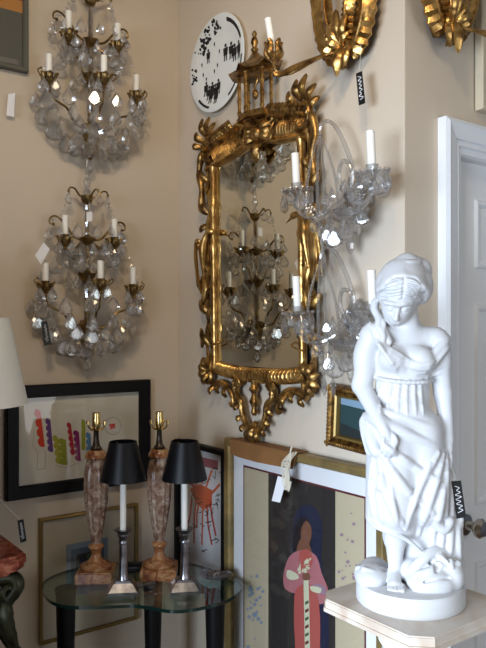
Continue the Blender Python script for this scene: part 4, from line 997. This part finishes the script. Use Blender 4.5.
t = wallthing('unseen_shade_cabinet', 'unseen dark wooden cabinet added along the left wall to shade the corner', 'cabinet', 'L', -1.95, 0)  # added out of view to block window light from the lower left
mb = MB(); mb.box(-.40, .40, -1.05, -.03, .08, 1.76); mb.box(-.43, .43, -1.08, -.02, 1.76, 1.80); mb.box(-.42, .42, -1.07, -.02, 0, .08); build('carcass', mb, 'redwood', t, smooth=0)
for s_ in (-1, 1):
    mb = MB(); x0, x1 = sorted((s_ * .01, s_ * .39)); mb.box(x0, x1, -1.07, -1.05, .12, 1.72); d_ = build('door', mb, 'redwood', t, smooth=0)
    mb = MB(); mb.ball((s_ * .04, -1.085, .75), .014, 10, 6); build('knob', mb, 'brass', d_)

for i_, (lc, dr) in enumerate(SPOTS):  # unseen fixtures added to go with the warm spots
    t = thing('added_ceiling_spotlight', ('added unseen ceiling spotlight warming the wall at the gilt mirror', 'added unseen ceiling spotlight warming the wall at the bronze sconces')[i_], 'spotlight', (lc.x, lc.y, CEIL))
    mb = MB(); mb.lathe([(.002, -.02), (.05, -.018), (.055, 0), (.002, 0)], 24); mb.tube([(0, 0, -.02), (0, 0, -.12)], .008, 8); build('mount', mb, 'trim', t)
    mb = MB(); mb.x = Matrix.Translation(lc - t.location - dr * .03) @ dr.to_track_quat('Z', 'Y').to_matrix().to_4x4(); mb.lathe([(.03, -.12), (.05, -.10), (.10, .02), (.096, .02), (.047, -.098), (.002, -.11)], 24); build('lamp_head', mb, 'trim', t)

# ------------------------------------------------------------------ pedestal and statue
PX, PY, PZ = .358, 1.49, .978
t = thing('pedestal', 'white column pedestal with square cream marble top under the statue', 'pedestal', (PX, PY, 0), ANG['R'])
def chs(h, c): return [(-h + c, -h), (h - c, -h), (h, -h + c), (h, h - c), (h - c, h), (-h + c, h), (-h, h - c), (-h, -h + c)]
mb = MB(); mb.slab(chs(.146, .034), PZ - .018, PZ - .003); mb.slab(chs(.149, .035), PZ - .026, PZ - .018); mb.slab(chs(.144, .033), PZ - .003, PZ); build('marble_top', mb, 'pedmarble', t, smooth=0)
mb = MB(); mb.lathe([(.10, .0), (.10, .04), (.085, .06), (.09, .08), (.07, .10), (.066, .5), (.062, PZ - .10), (.072, PZ - .085), (.066, PZ - .075), (.085, PZ - .05), (.10, PZ - .04), (.10, PZ - .026)], 40, flute=.03, fl_n=16, fl_rng=(.1, PZ - .1)); build('column', mb, 'pedwhite', t)
mb = MB(); mb.slab(chs(.12, .02), 0, .03); build('base', mb, 'pedmarble', t, smooth=0)
#STATUE_BEGIN
# statue: one carved figure, modelled as a distance field and skinned to a mesh (unit 1 = 2.12 mm, base centre at 0,0,0, viewer at -y)
U = .00212
class Field:
    def __init__(s, lo, hi, st):
        s.lo = np.array(lo, float); s.st = st
        s.n = np.ceil((np.array(hi) - s.lo) / st).astype(int) + 1
        s.g = np.full(s.n, 30.0, np.float32)
    def _sl(s, lo, hi):
        a = np.clip(np.floor((np.array(lo) - s.lo) / s.st).astype(int), 0, s.n - 1); b = np.clip(np.ceil((np.array(hi) - s.lo) / s.st).astype(int) + 1, 1, s.n)
        ax = [s.lo[i] + s.st * np.arange(a[i], b[i]) for i in range(3)]
        return tuple(slice(a[i], b[i]) for i in range(3)), np.meshgrid(*ax, indexing='ij', sparse=True)
    def _mix(s, sl, d, k, cut):
        g = s.g[sl]
        if cut:
            h = np.clip(.5 - .5 * (g + d) / k, 0, 1); s.g[sl] = g * (1 - h) - d * h + k * h * (1 - h)
        else:
            h = np.clip(.5 + .5 * (g - d) / k, 0, 1); s.g[sl] = g * (1 - h) + d * h - k * h * (1 - h)
    def ell(s, c, r, k=4, cut=False, rot=0):
        c = np.array(c, float); r = np.array(r, float); m = r.max() + 3 * k + 3
        sl, (x, y, z) = s._sl(c - m, c + m); x = x - c[0]; y = y - c[1]; z = z - c[2]
        if rot: ca, sa = math.cos(R(rot)), math.sin(R(rot)); x, z = x * ca - z * sa, x * sa + z * ca
        k0 = np.sqrt((x / r[0]) ** 2 + (y / r[1]) ** 2 + (z / r[2]) ** 2); k1 = np.sqrt((x / r[0] ** 2) ** 2 + (y / r[1] ** 2) ** 2 + (z / r[2] ** 2) ** 2)
        s._mix(sl, k0 * (k0 - 1) / np.maximum(k1, 1e-4), k, cut)
    def cap(s, a, b, ra, rb, k=4, cut=False, fy=1.0):
        """tapered limb from a to b; fy squashes its depth"""
        a = np.array(a, float); b = np.array(b, float); m = max(ra, rb) + 3 * k + 3
        sl, (x, y, z) = s._sl(np.minimum(a, b) - m, np.maximum(a, b) + m); d = b - a; L = (d * d).sum()
        t = np.clip(((x - a[0]) * d[0] + (y - a[1]) * d[1] + (z - a[2]) * d[2]) / L, 0, 1)
        q = np.sqrt((x - a[0] - t * d[0]) ** 2 + ((y - a[1] - t * d[1]) / fy) ** 2 + (z - a[2] - t * d[2]) ** 2) - (ra + (rb - ra) * t)
        s._mix(sl, q, k, cut)
    def chain(s, P, r, k=2.5, cut=False, n=None, fy=1.0):
        P = spline([Vector(p) for p in P], n or 4 * len(P)); m = len(P)
        for i in range(m - 1):
            ra = r(i / (m - 1)) if callable(r) else r; rb = r((i + 1) / (m - 1)) if callable(r) else r
            s.cap(P[i], P[i + 1], ra, rb, k, cut, fy)
    def surf(s, x, z, far=-60):
        """front surface depth y at x,z"""
        i = int(round((x - s.lo[0]) / s.st)); j = int(round((z - s.lo[2]) / s.st)); c = s.g[min(max(i, 0), s.n[0] - 1), :, min(max(j, 0), s.n[2] - 1)]
        w = np.where(c < 0)[0]; return s.lo[1] + s.st * (w[0] if len(w) else s.n[1] // 2)
    def fold(s, P, r, k=2.5, cut=False, off=0):
        """ridge (or groove) lying on the front surface along x,z points"""
        Q = spline([Vector((p[0], 0, p[1])) for p in P], 5 * len(P)); ys = [s.surf(p.x, p.z) for p in Q]
        ys = [sorted(ys[max(0, i - 2):i + 3])[len(ys[max(0, i - 2):i + 3]) // 2] for i in range(len(ys))]
        V = [Vector((p.x, y + off, p.z)) for p, y in zip(Q, ys)]; m = len(V)
        for i in range(m - 1):
            f0 = math.sin(PI * (.12 + .8 * i / (m - 1))); f1 = math.sin(PI * (.12 + .8 * (i + 1) / (m - 1)))
            if (V[i + 1] - V[i]).length < 14: s.cap(V[i], V[i + 1], r * f0, r * f1, k, cut)
    def mesh(s):
        g = s.g; ins = g < 0; nx, ny, nz = g.shape
        acc = np.zeros((nx - 1, ny - 1, nz - 1, 3), np.float32); cnt = np.zeros((nx - 1, ny - 1, nz - 1), np.float32)
        cor = [(i, j, k) for i in (0, 1) for j in (0, 1) for k in (0, 1)]
        def S(c): return (slice(c[0], nx - 1 + c[0]), slice(c[1], ny - 1 + c[1]), slice(c[2], nz - 1 + c[2]))
        for a in cor:
            for ax in range(3):
                if a[ax]: continue
                b = list(a); b[ax] = 1; ga, gb = g[S(a)], g[S(b)]; cr = (ga < 0) != (gb < 0)
                t = np.where(cr, ga / np.where(ga == gb, 1, ga - gb), 0)
                for q in range(3): acc[..., q] += np.where(cr, a[q] + (t if q == ax else 0), 0)
                cnt += cr
        act = cnt > 0; idx = np.full(act.shape, -1, np.int64); idx[act] = np.arange(act.sum())
        pos = np.argwhere(act) + acc[act] / cnt[act][:, None]; V = s.lo + pos * s.st; F = []
        for ax in range(3):
            o1, o2 = [(1, 2), (2, 0), (0, 1)][ax]
            sa = [slice(1, -1)] * 3; sb = [slice(1, -1)] * 3; sa[ax] = slice(0, -1); sb[ax] = slice(1, None)
            A, B = ins[tuple(sa)], ins[tuple(sb)]; e = np.argwhere(A != B)
            flip = A[tuple(e.T)]; e = e + 1; e[:, ax] -= 1
            d1 = np.zeros(3, int); d1[o1] = 1; d2 = np.zeros(3, int); d2[o2] = 1
            q = np.stack([idx[tuple((e - d1 - d2).T)], idx[tuple((e - d2).T)], idx[tuple(e.T)], idx[tuple((e - d1).T)]], 1)
            q[~flip] = q[~flip][:, ::-1]; F.append(q)
        return V, np.concatenate(F)

def s_top(S, x, y):
    i = int((x - S.lo[0]) / S.st); j = int((y - S.lo[1]) / S.st); k = int((60 - S.lo[2]) / S.st); w = np.where(S.g[i, j, :k] < 0)[0]
    return S.lo[2] + S.st * (w[-1] if len(w) else k)
def carve_statue():
    S = Field((-64, -60, 12), (64, 56, 352), .85)
    # legs and hips under the drapery
    S.ell((-9, 4, 166), (33, 25, 34), 6)
    S.cap((-18, -4, 168), (-17, -14, 92), 24, 19, 6); S.cap((9, 0, 166), (14, -8, 96), 23, 19, 6)
    # skirt to the knee on the left, long fall of cloth on the right
    S.cap((-12, 2, 160), (-17, 0, 82), 31, 27, 6, fy=.85); S.cap((6, 4, 165), (17, 6, 60), 26, 17, 8, fy=.85)
    S.cap((33, 4, 148), (40, 7, 34), 8, 14, 6); S.cap((28, 5, 130), (36, 6, 30), 10, 17, 6); S.cap((22, 8, 120), (26, 10, 26), 14, 20, 6)
    S.cap((8, 16, 110), (10, 18, 22), 20, 26, 8)
    # hem: cut the left skirt away below a slanting line
    S.ell((-40, -10, 66), (20, 34, 12), 3, cut=True, rot=0)
    # torso
    S.ell((-7, 4, 206), (27, 19, 32), 6); S.ell((-6, 5, 236), (31, 20, 26), 6)
    S.ell((-20, -10, 240), (12.5, 11, 12.5), 6); S.ell((9, -10, 239), (12.5, 11, 12.5), 6)
    S.ell((-6, -9, 186), (20, 12, 18), 6)
    # shoulders, neck
    S.cap((-33, 4, 265), (24, 6, 260), 11.5, 11, 6); S.ell((-6, 8, 255), (30, 14, 18), 6)
    S.cap((0, 6, 262), (-5, 0, 296), 12.5, 10.5, 5)
    # arms
    S.cap((-37, 4, 262), (-47, 6, 212), 12.5, 9.8, 4); S.ell((-44, 5, 240), (11.5, 11.5, 20), 4)
    S.cap((-47, 6, 212), (-31, -26, 174), 9.6, 6.3, 3)
    S.cap((28, 5, 258), (35, 10, 204), 12, 9.2, 4); S.ell((31, 7, 238), (11, 11, 20), 4)
    S.cap((35, 10, 204), (38, 2, 158), 9.2, 6, 3)
    B = S; S = Field((-50, -52, 262), (40, 52, 350), .85)
    # head, tilted down to the viewer's left
    S.ell((-8, 3, 312), (21.5, 24, 25), 4)
    S.ell((-11.5, -9, 302), (16, 17, 21), 4); S.ell((-13.5, -17, 287), (8, 7, 7), 4)
    S.ell((-12, -14, 297), (13.5, 14, 14), 3)
    # hair: cap with parted waves, side roll, bun, lock on the shoulder
    S.ell((-7, 7, 318), (23.5, 24.5, 21.5), 6)
    S.ell((13, 8, 310), (9.5, 15, 17), 4); S.ell((-27, 4, 310), (7, 14, 15), 4)
    S.ell((-4, 17, 331), (12, 12, 10), 3); S.ell((8, 22, 320), (13, 12, 14), 4); S.chain([(-14, 14, 334), (-4, 6, 338), (6, 14, 335), (4, 24, 333), (-8, 25, 333), (-14, 14, 334)], 2.6, 1.5)
    for k in range(6):      # waves combed from the parting down over the temples to the back
        f = k / 5; y0 = -13 + 16 * f
        S.chain([(-9, y0 + 1, 334.5 + 2 * f), (-22, y0 - 4 + 2 * f, 327), (-30.5, y0 + 3, 316 - 2 * f), (-30, y0 + 12, 306)], 2.1, 2)
        S.chain([(-9, y0 + 1, 334.5 + 2 * f), (6, y0 - 4 + 2 * f, 328), (15.5, y0 + 3, 318 - 2 * f), (17, y0 + 12, 308)], 2.1, 2)
    S.ell((-8, -7, 323), (20, 17, 13), 5)
    for j in range(6):
        for sg in (-1, 1):
            L = [(-8 + sg * 1.5, 336 - 3.2 * j), (-8 + sg * (9 + j * .5), 334.5 - 4.2 * j), (-8 + sg * (17 + j * .3), 328 - 4 * j), (-8 + sg * 22, 320 - 3.5 * j)]
            S.fold(L, 1.5, 1.2, cut=True, off=-.3); S.fold([(x, z - 2) for x, z in L], 1.2, 1.5, off=.2)
    S.fold([(-8, 337), (-8, 326), (-8.5, 316)], 1.2, 1.2, cut=True)
    # face
    S.ell((-19, -25.5, 304), (4.6, 3, 3.2), 2, cut=True); S.ell((-5, -25.5, 304.5), (4.6, 3, 3.2), 2, cut=True)
    S.ell((-18.5, -22.5, 303.2), (3.4, 3, 2.2), 1); S.ell((-5.5, -22.5, 303.6), (3.4, 3, 2.2), 1)
    S.cap((-12, -25, 306), (-13, -30.5, 296.5), 1.8, 2.5, 1.5); S.ell((-13, -28, 296), (3.8, 3, 2.2), 1.5)
    S.chain([(-25, -20, 308), (-19, -24.5, 310.5), (-13, -25, 310), (-6, -24.5, 310.8), (1, -19, 308)], 1.2, 2.5)
    S.cap((-17, -25.5, 291), (-9.5, -25.5, 291.2), 1.5, 1.5, 1.2); S.cap((-16, -25, 288.4), (-10, -25, 288.6), 1.7, 1.7, 1.2); S.cap((-17.5, -28, 289.8), (-9, -28, 290), .8, .8, .8, cut=True)
    S.ell((9.5, 0, 300), (2.5, 4, 6), 2)
    S.cap((-4, 3, 280), (-6, 2, 300), 10.5, 11, 4)
    # bow and turn the head, then join it to the neck
    piv = np.array((-3., 5., 290.)); RM = np.array((Matrix.Rotation(R(-9), 3, 'Z') @ Matrix.Rotation(R(36), 3, 'X') @ Matrix.Rotation(R(4), 3, 'Y')))
    k0 = int((268 - B.lo[2]) / B.st); X, Y, Z = np.meshgrid(*[B.lo[i] + B.st * np.arange(B.n[i]) for i in range(3)], indexing='ij'); X, Y, Z = X[:, :, k0:], Y[:, :, k0:], Z[:, :, k0:]
    q = (np.stack([X - piv[0] + 1, Y - piv[1], Z - piv[2] - 3], -1) @ RM + piv - S.lo) / S.st
    i0 = np.clip(np.floor(q).astype(int), 0, S.n - 2); f = np.clip(q - i0, 0, 1); d = 0
    for c in [(i, j, k) for i in (0, 1) for j in (0, 1) for k in (0, 1)]:
        w = np.prod([f[..., a] if c[a] else 1 - f[..., a] for a in range(3)], axis=0); d = d + w * S.g[i0[..., 0] + c[0], i0[..., 1] + c[1], i0[..., 2] + c[2]]
    S = B; S._mix((slice(None), slice(None), slice(k0, None)), d.astype(np.float32), 4, False)
    S.chain([(-34, 4, 296), (-35, 0, 288), (-32, -7, 279), (-33, -11, 271), (-29, -15, 263), (-30, -16, 256)], lambda f: 3.6 - 1.4 * f, 2); S.chain([(-33, -5, 282), (-28, -10, 275), (-29, -14, 267)], 2.0, 1.5)
    # hands
    S.ell((-28.5, -29, 166), (6, 5, 8), 3)
    for k, (x, z) in enumerate(((-33, 161), (-30, 157.5), (-26.5, 156.5), (-23, 158))):
        S.chain([(x + 1.5, -31, z + 6), (x + .8, -34.5, z), (x + .5, -33, z - 6 + (k == 3) * 2), (x + 1, -29.5, z - 9 + (k == 3) * 2)], lambda f: 2.5 - .6 * f, 1.0, n=7)
    S.chain([(-23.5, -29, 169), (-20, -32, 164), (-20.5, -33.5, 159)], lambda f: 2.6 - .5 * f, 1.0, n=6)
    S.ell((37.5, -1, 150), (5, 5.5, 8), 3)
    for k, (y, l) in enumerate(((-5, 10), (-2.2, 12), (.8, 11.5), (3.6, 9))):
        S.chain([(38, y, 146), (38.5 - .3 * k, y - 1.5, 140), (36.5, y - 2.2, 141 - l * .62), (33.5, y - 2, 140 - l * .75)], lambda f: 2.4 - .6 * f, 1.0, n=7)
    S.chain([(34, -5, 150), (31.5, -8.5, 144), (31.5, -9, 139)], lambda f: 2.5 - .5 * f, 1.0, n=6)
    # dress: folds over the bust, from the left shoulder across to the slipped right sleeve
    for k in range(5):
        o = 5.5 * k
        S.fold([(-39 + k, 267 - 3 * k), (-29 + 1.2 * k, 254 - o * .7), (-13, 243 - o * .8), (4, 234 - o * .6), (20, 237 - o * .65), (33 - k, 252 - o * 1.2)], 2.1 - .15 * k, 2.6)
    S.chain([(18, -10, 240), (26, -8, 249), (33, -4, 256), (37, 5, 259), (36, 13, 257)], 3.2, 3); S.chain([(19, -11, 233), (27, -9, 242), (34, -5, 250), (38, 5, 252)], 2.6, 2.5)
    S.chain([(-40, -2, 272), (-36, -8, 268), (-30, -12, 256), (-27, -15, 246)], 3.2, 2); S.chain([(-30, -2, 275), (-27, -9, 266), (-23, -14, 256)], 3, 2)
    for x in (-28, -20, -12, -4, 4, 11):    # gathers under the belt
        S.fold([(x * .9 - 2, 219), (x - 3, 202), (x * 1.1 - 3, 186)], 1.3, 2.2)
    S.chain([(-34, 5, 221), (-28, -11, 219), (-8, -17, 217), (12, -13, 217), (22, 2, 218), (18, 15, 220)], 1.8, 1.8)
    # overskirt: thick roll of cloth from the left hand round the hips to the right hand
    S.chain([(-43, 2, 182), (-38, -13, 181), (-28, -22, 177), (-8, -24, 168), (12, -20, 159), (26, -8, 153), (32, 2, 151)], lambda f: 3.8 + .8 * math.sin(7 * f), 4)
    S.chain([(-37, -12, 190), (-22, -18, 187), (-2, -20, 180), (16, -16, 174), (28, -4, 173)], 2.2, 3)
    S.chain([(-42, -6, 174), (-40, -16, 160), (-36, -22, 150)], 4.6, 4); S.chain([(-46, 0, 178), (-45, -8, 164), (-41, -14, 148)], 3.6, 3)
    for P, r_ in (([(-30, 158), (-14, 146), (6, 132), (26, 122)], 3), ([(-32, 150), (-20, 130), (-2, 108), (18, 92)], 3.2), ([(-34, 146), (-30, 118), (-22, 96), (-8, 78)], 3), ([(-39, 140), (-40, 112), (-38, 86)], 3.2), ([(-33, 130), (-34, 105), (-31, 82)], 2.6),
                  ([(24, 150), (10, 128), (-4, 98), (-10, 76)], 2.6), ([(30, 148), (20, 122), (10, 92), (6, 66)], 3), ([(34, 146), (28, 116), (22, 84), (20, 52)], 3.2), ([(-24, 120), (-22, 98), (-18, 82)], 2.2), ([(14, 140), (4, 118), (-6, 92)], 2.2)):
        S.fold(P, r_, 3)
    for P, r_ in (([(33, 142), (31, 110), (30, 74), (27, 44)], 2.6), ([(36, 140), (38, 108), (38, 70), (36, 40)], 2.8), ([(40, 134), (44, 100), (46, 66), (47, 40)], 2.6), ([(42, 120), (48, 86), (52, 50)], 2.2)):
        S.fold(P, r_, 3.5)
    S.chain([(20, -13, 112), (26, -16, 98), (22, -16, 84), (30, -14, 74), (36, -12, 82)], 4, 3)     # turned-over edge
    S.chain([(-42, -4, 80), (-37, -17, 77), (-22, -22, 72), (-8, -21, 66), (4, -18, 56), (14, -12, 44)], 1.6, 2.5)
    # standing leg and foot
    S.cap((-15, -8, 88), (-15.5, -6, 62), 10.5, 11, 3); S.cap((-15.5, -6, 64), (-16.5, -8, 32), 10.5, 6, 3)
    S.cap((-16.5, -6, 30), (-20, -24, 23.5), 7, 4.6, 3); S.cap((-17, -12, 26), (-23, -24, 22.5), 5, 4, 2); S.cap((-17, -12, 26), (-16, -24, 22.5), 5, 4, 2); S.cap((-16, 0, 25), (-17, -8, 25), 6, 6, 3)
    for k in range(5):
        x = -25.5 + 3.1 * k; S.cap((x + 1, -25, 23), (x - .6, -34.5 + (k < 2) * (2 - k) * 1.8, 20.8), 2.0, 1.7 if k < 4 else 2.4, .7)
    # rocks and the second foot behind
    S.ell((-38, 0, 24), (17, 24, 12), 3); S.ell((-33, 14, 26), (14, 14, 11), 4); S.ell((-46, -6, 22), (8, 16, 8), 2)
    S.ell((16, -22, 26), (24, 18, 14), 3); S.ell((20, -12, 36), (18, 16, 12), 3); S.ell((36, -14, 30), (14, 18, 16), 3); S.ell((8, -30, 24), (13, 9, 10), 2); S.ell((44, 6, 30), (9, 20, 16), 4); S.ell((0, -4, 30), (12, 16, 14), 4)
    S.chain([(2, -28, 34), (12, -30, 38), (24, -24, 42), (34, -22, 38)], 3.4, 2); S.chain([(4, -34, 26), (18, -36, 28), (32, -30, 26)], 3, 2); S.chain([(-2, -20, 36), (8, -20, 46), (20, -14, 52), (32, -8, 48)], 4, 3)
    S.chain([(6, -36, 30), (18, -38, 34), (30, -33, 33)], 1.2, 1.2, cut=True)
    rng = random.Random(8)
    for k in range(46):
        a = rng.uniform(0, 2 * PI); cx_, cy_ = rng.choice(((-38, 0), (18, -16), (34, -8)))
        x, y = cx_ + 15 * math.cos(a) * rng.random(), cy_ + 16 * math.sin(a) * rng.random()
        z = s_top(S, x, y)
        if z < 50 and (x < -27 or x > -4) and not (x < -20 and z > 33): S.cap((x, y, z), (x + rng.uniform(-8, 8), y + rng.uniform(-8, 8), z - rng.uniform(0, 4)), rng.uniform(2, 4), rng.uniform(1.5, 3), 1.2, cut=rng.random() < .35)
    return S.mesh()
V_, F_ = carve_statue()
st = thing('statue', 'white marble statue of a draped woman looking down, on pedestal', 'statue', (PX - .006, PY, PZ), R(-2))
me = bpy.data.meshes.new('figure'); me.from_pydata((V_ * U).tolist(), [], F_.tolist()); me.materials.append(M['plaster']); me.update(); me.shade_smooth()
fo = bpy.data.objects.new('figure', me); COL.objects.link(fo); fo.parent = st
sm = fo.modifiers.new('smooth', 'SMOOTH'); sm.factor = .5; sm.iterations = 2
mb = MB(); mb.lathe([(.110, 0), (.1125, .003), (.1125, .036), (.110, .041), (.104, .0425), (.002, .043)], 64); build('round_base', mb, 'plaster', st)
#STATUE_END

# ------------------------------------------------------------------ tags
price_tag('black price tag with white writing hanging from the statue hand', [(451.5, 481.5), (461, 480.5), (466, 517), (456.5, 518.8)], 1.47, (449, 456))
price_tag('black price tag hanging below the gilt feather sconce', [(356, 73.5), (362, 71), (365.2, 103), (359, 105.6)], 0, (361, 42), wall='R', d=.06)
price_tag('black price tag hanging from lower bronze sconce arm', [(41, 321.6), (47, 321), (51.4, 344), (44.2, 346)], 0, (46, 312), wall='L', d=.11)
price_tag('black price tag hanging above the red marble console', [(17.4, 520.5), (23.4, 519), (26.6, 541), (20.5, 543)], 2.0, (-14, 486))
price_tag('white price tag on string below the grey framed panel', [(8.2, 94), (15, 93), (14, 117), (6.4, 115.5)], 0, (11.6, 73), colour='white', wall='L', d=.02, write=False)
price_tag('white price tag turned cornerwise on left of lower bronze sconce', [(35, 255.5), (43.6, 242.5), (49.8, 249), (41, 264.5)], 0, (46, 232), colour='white', wall='L', d=.10, write=False)
price_tag('tiny white price tag near the top of lower bronze sconce', [(86.5, 212), (92, 211.5), (92, 221), (86.5, 222)], 0, (89, 201), colour='white', wall='L', d=.07, write=False)
price_tag('white price tag hanging from string bundle on the kimono print', [(278, 476), (286.8, 478.5), (280, 502.6), (271.8, 500.8)], 0, (288, 470), colour='white', wall='R', d=.085, write=False)
ku, kz = hit('R', 288.5, 470, .075)
t = wallthing('string_bundle', 'knotted bundle of pale string hanging over the kimono print', 'string', 'R', ku, kz)
mb = MB(); rng = random.Random(2)
for k in range(13):
    x = rng.uniform(-.015, .015); mb.tube(spline([(x * .4 + .008, -.07 + .002 * k, .052), (x, -.078 + rng.uniform(-.004, .004), .02), (x + rng.uniform(-.006, .006), -.08, -.02), (x * .8, -.078, -.05 + rng.uniform(-.012, .012)), (x + .006, -.076, -.03)], 16), .0015, 5)
mb.tube(spline([(.014 * math.cos(a), -.078 + .010 * math.sin(a), .012 + .001 * a) for a in [i * .6 for i in range(24)]], 60), .0022, 5)
mb.tube([(.008, -.07, .052), (.010, -.064, .07)], .0025, 5)
build('skein', mb, 'string', t); t.location = wpt('R', ku, kz, .006)
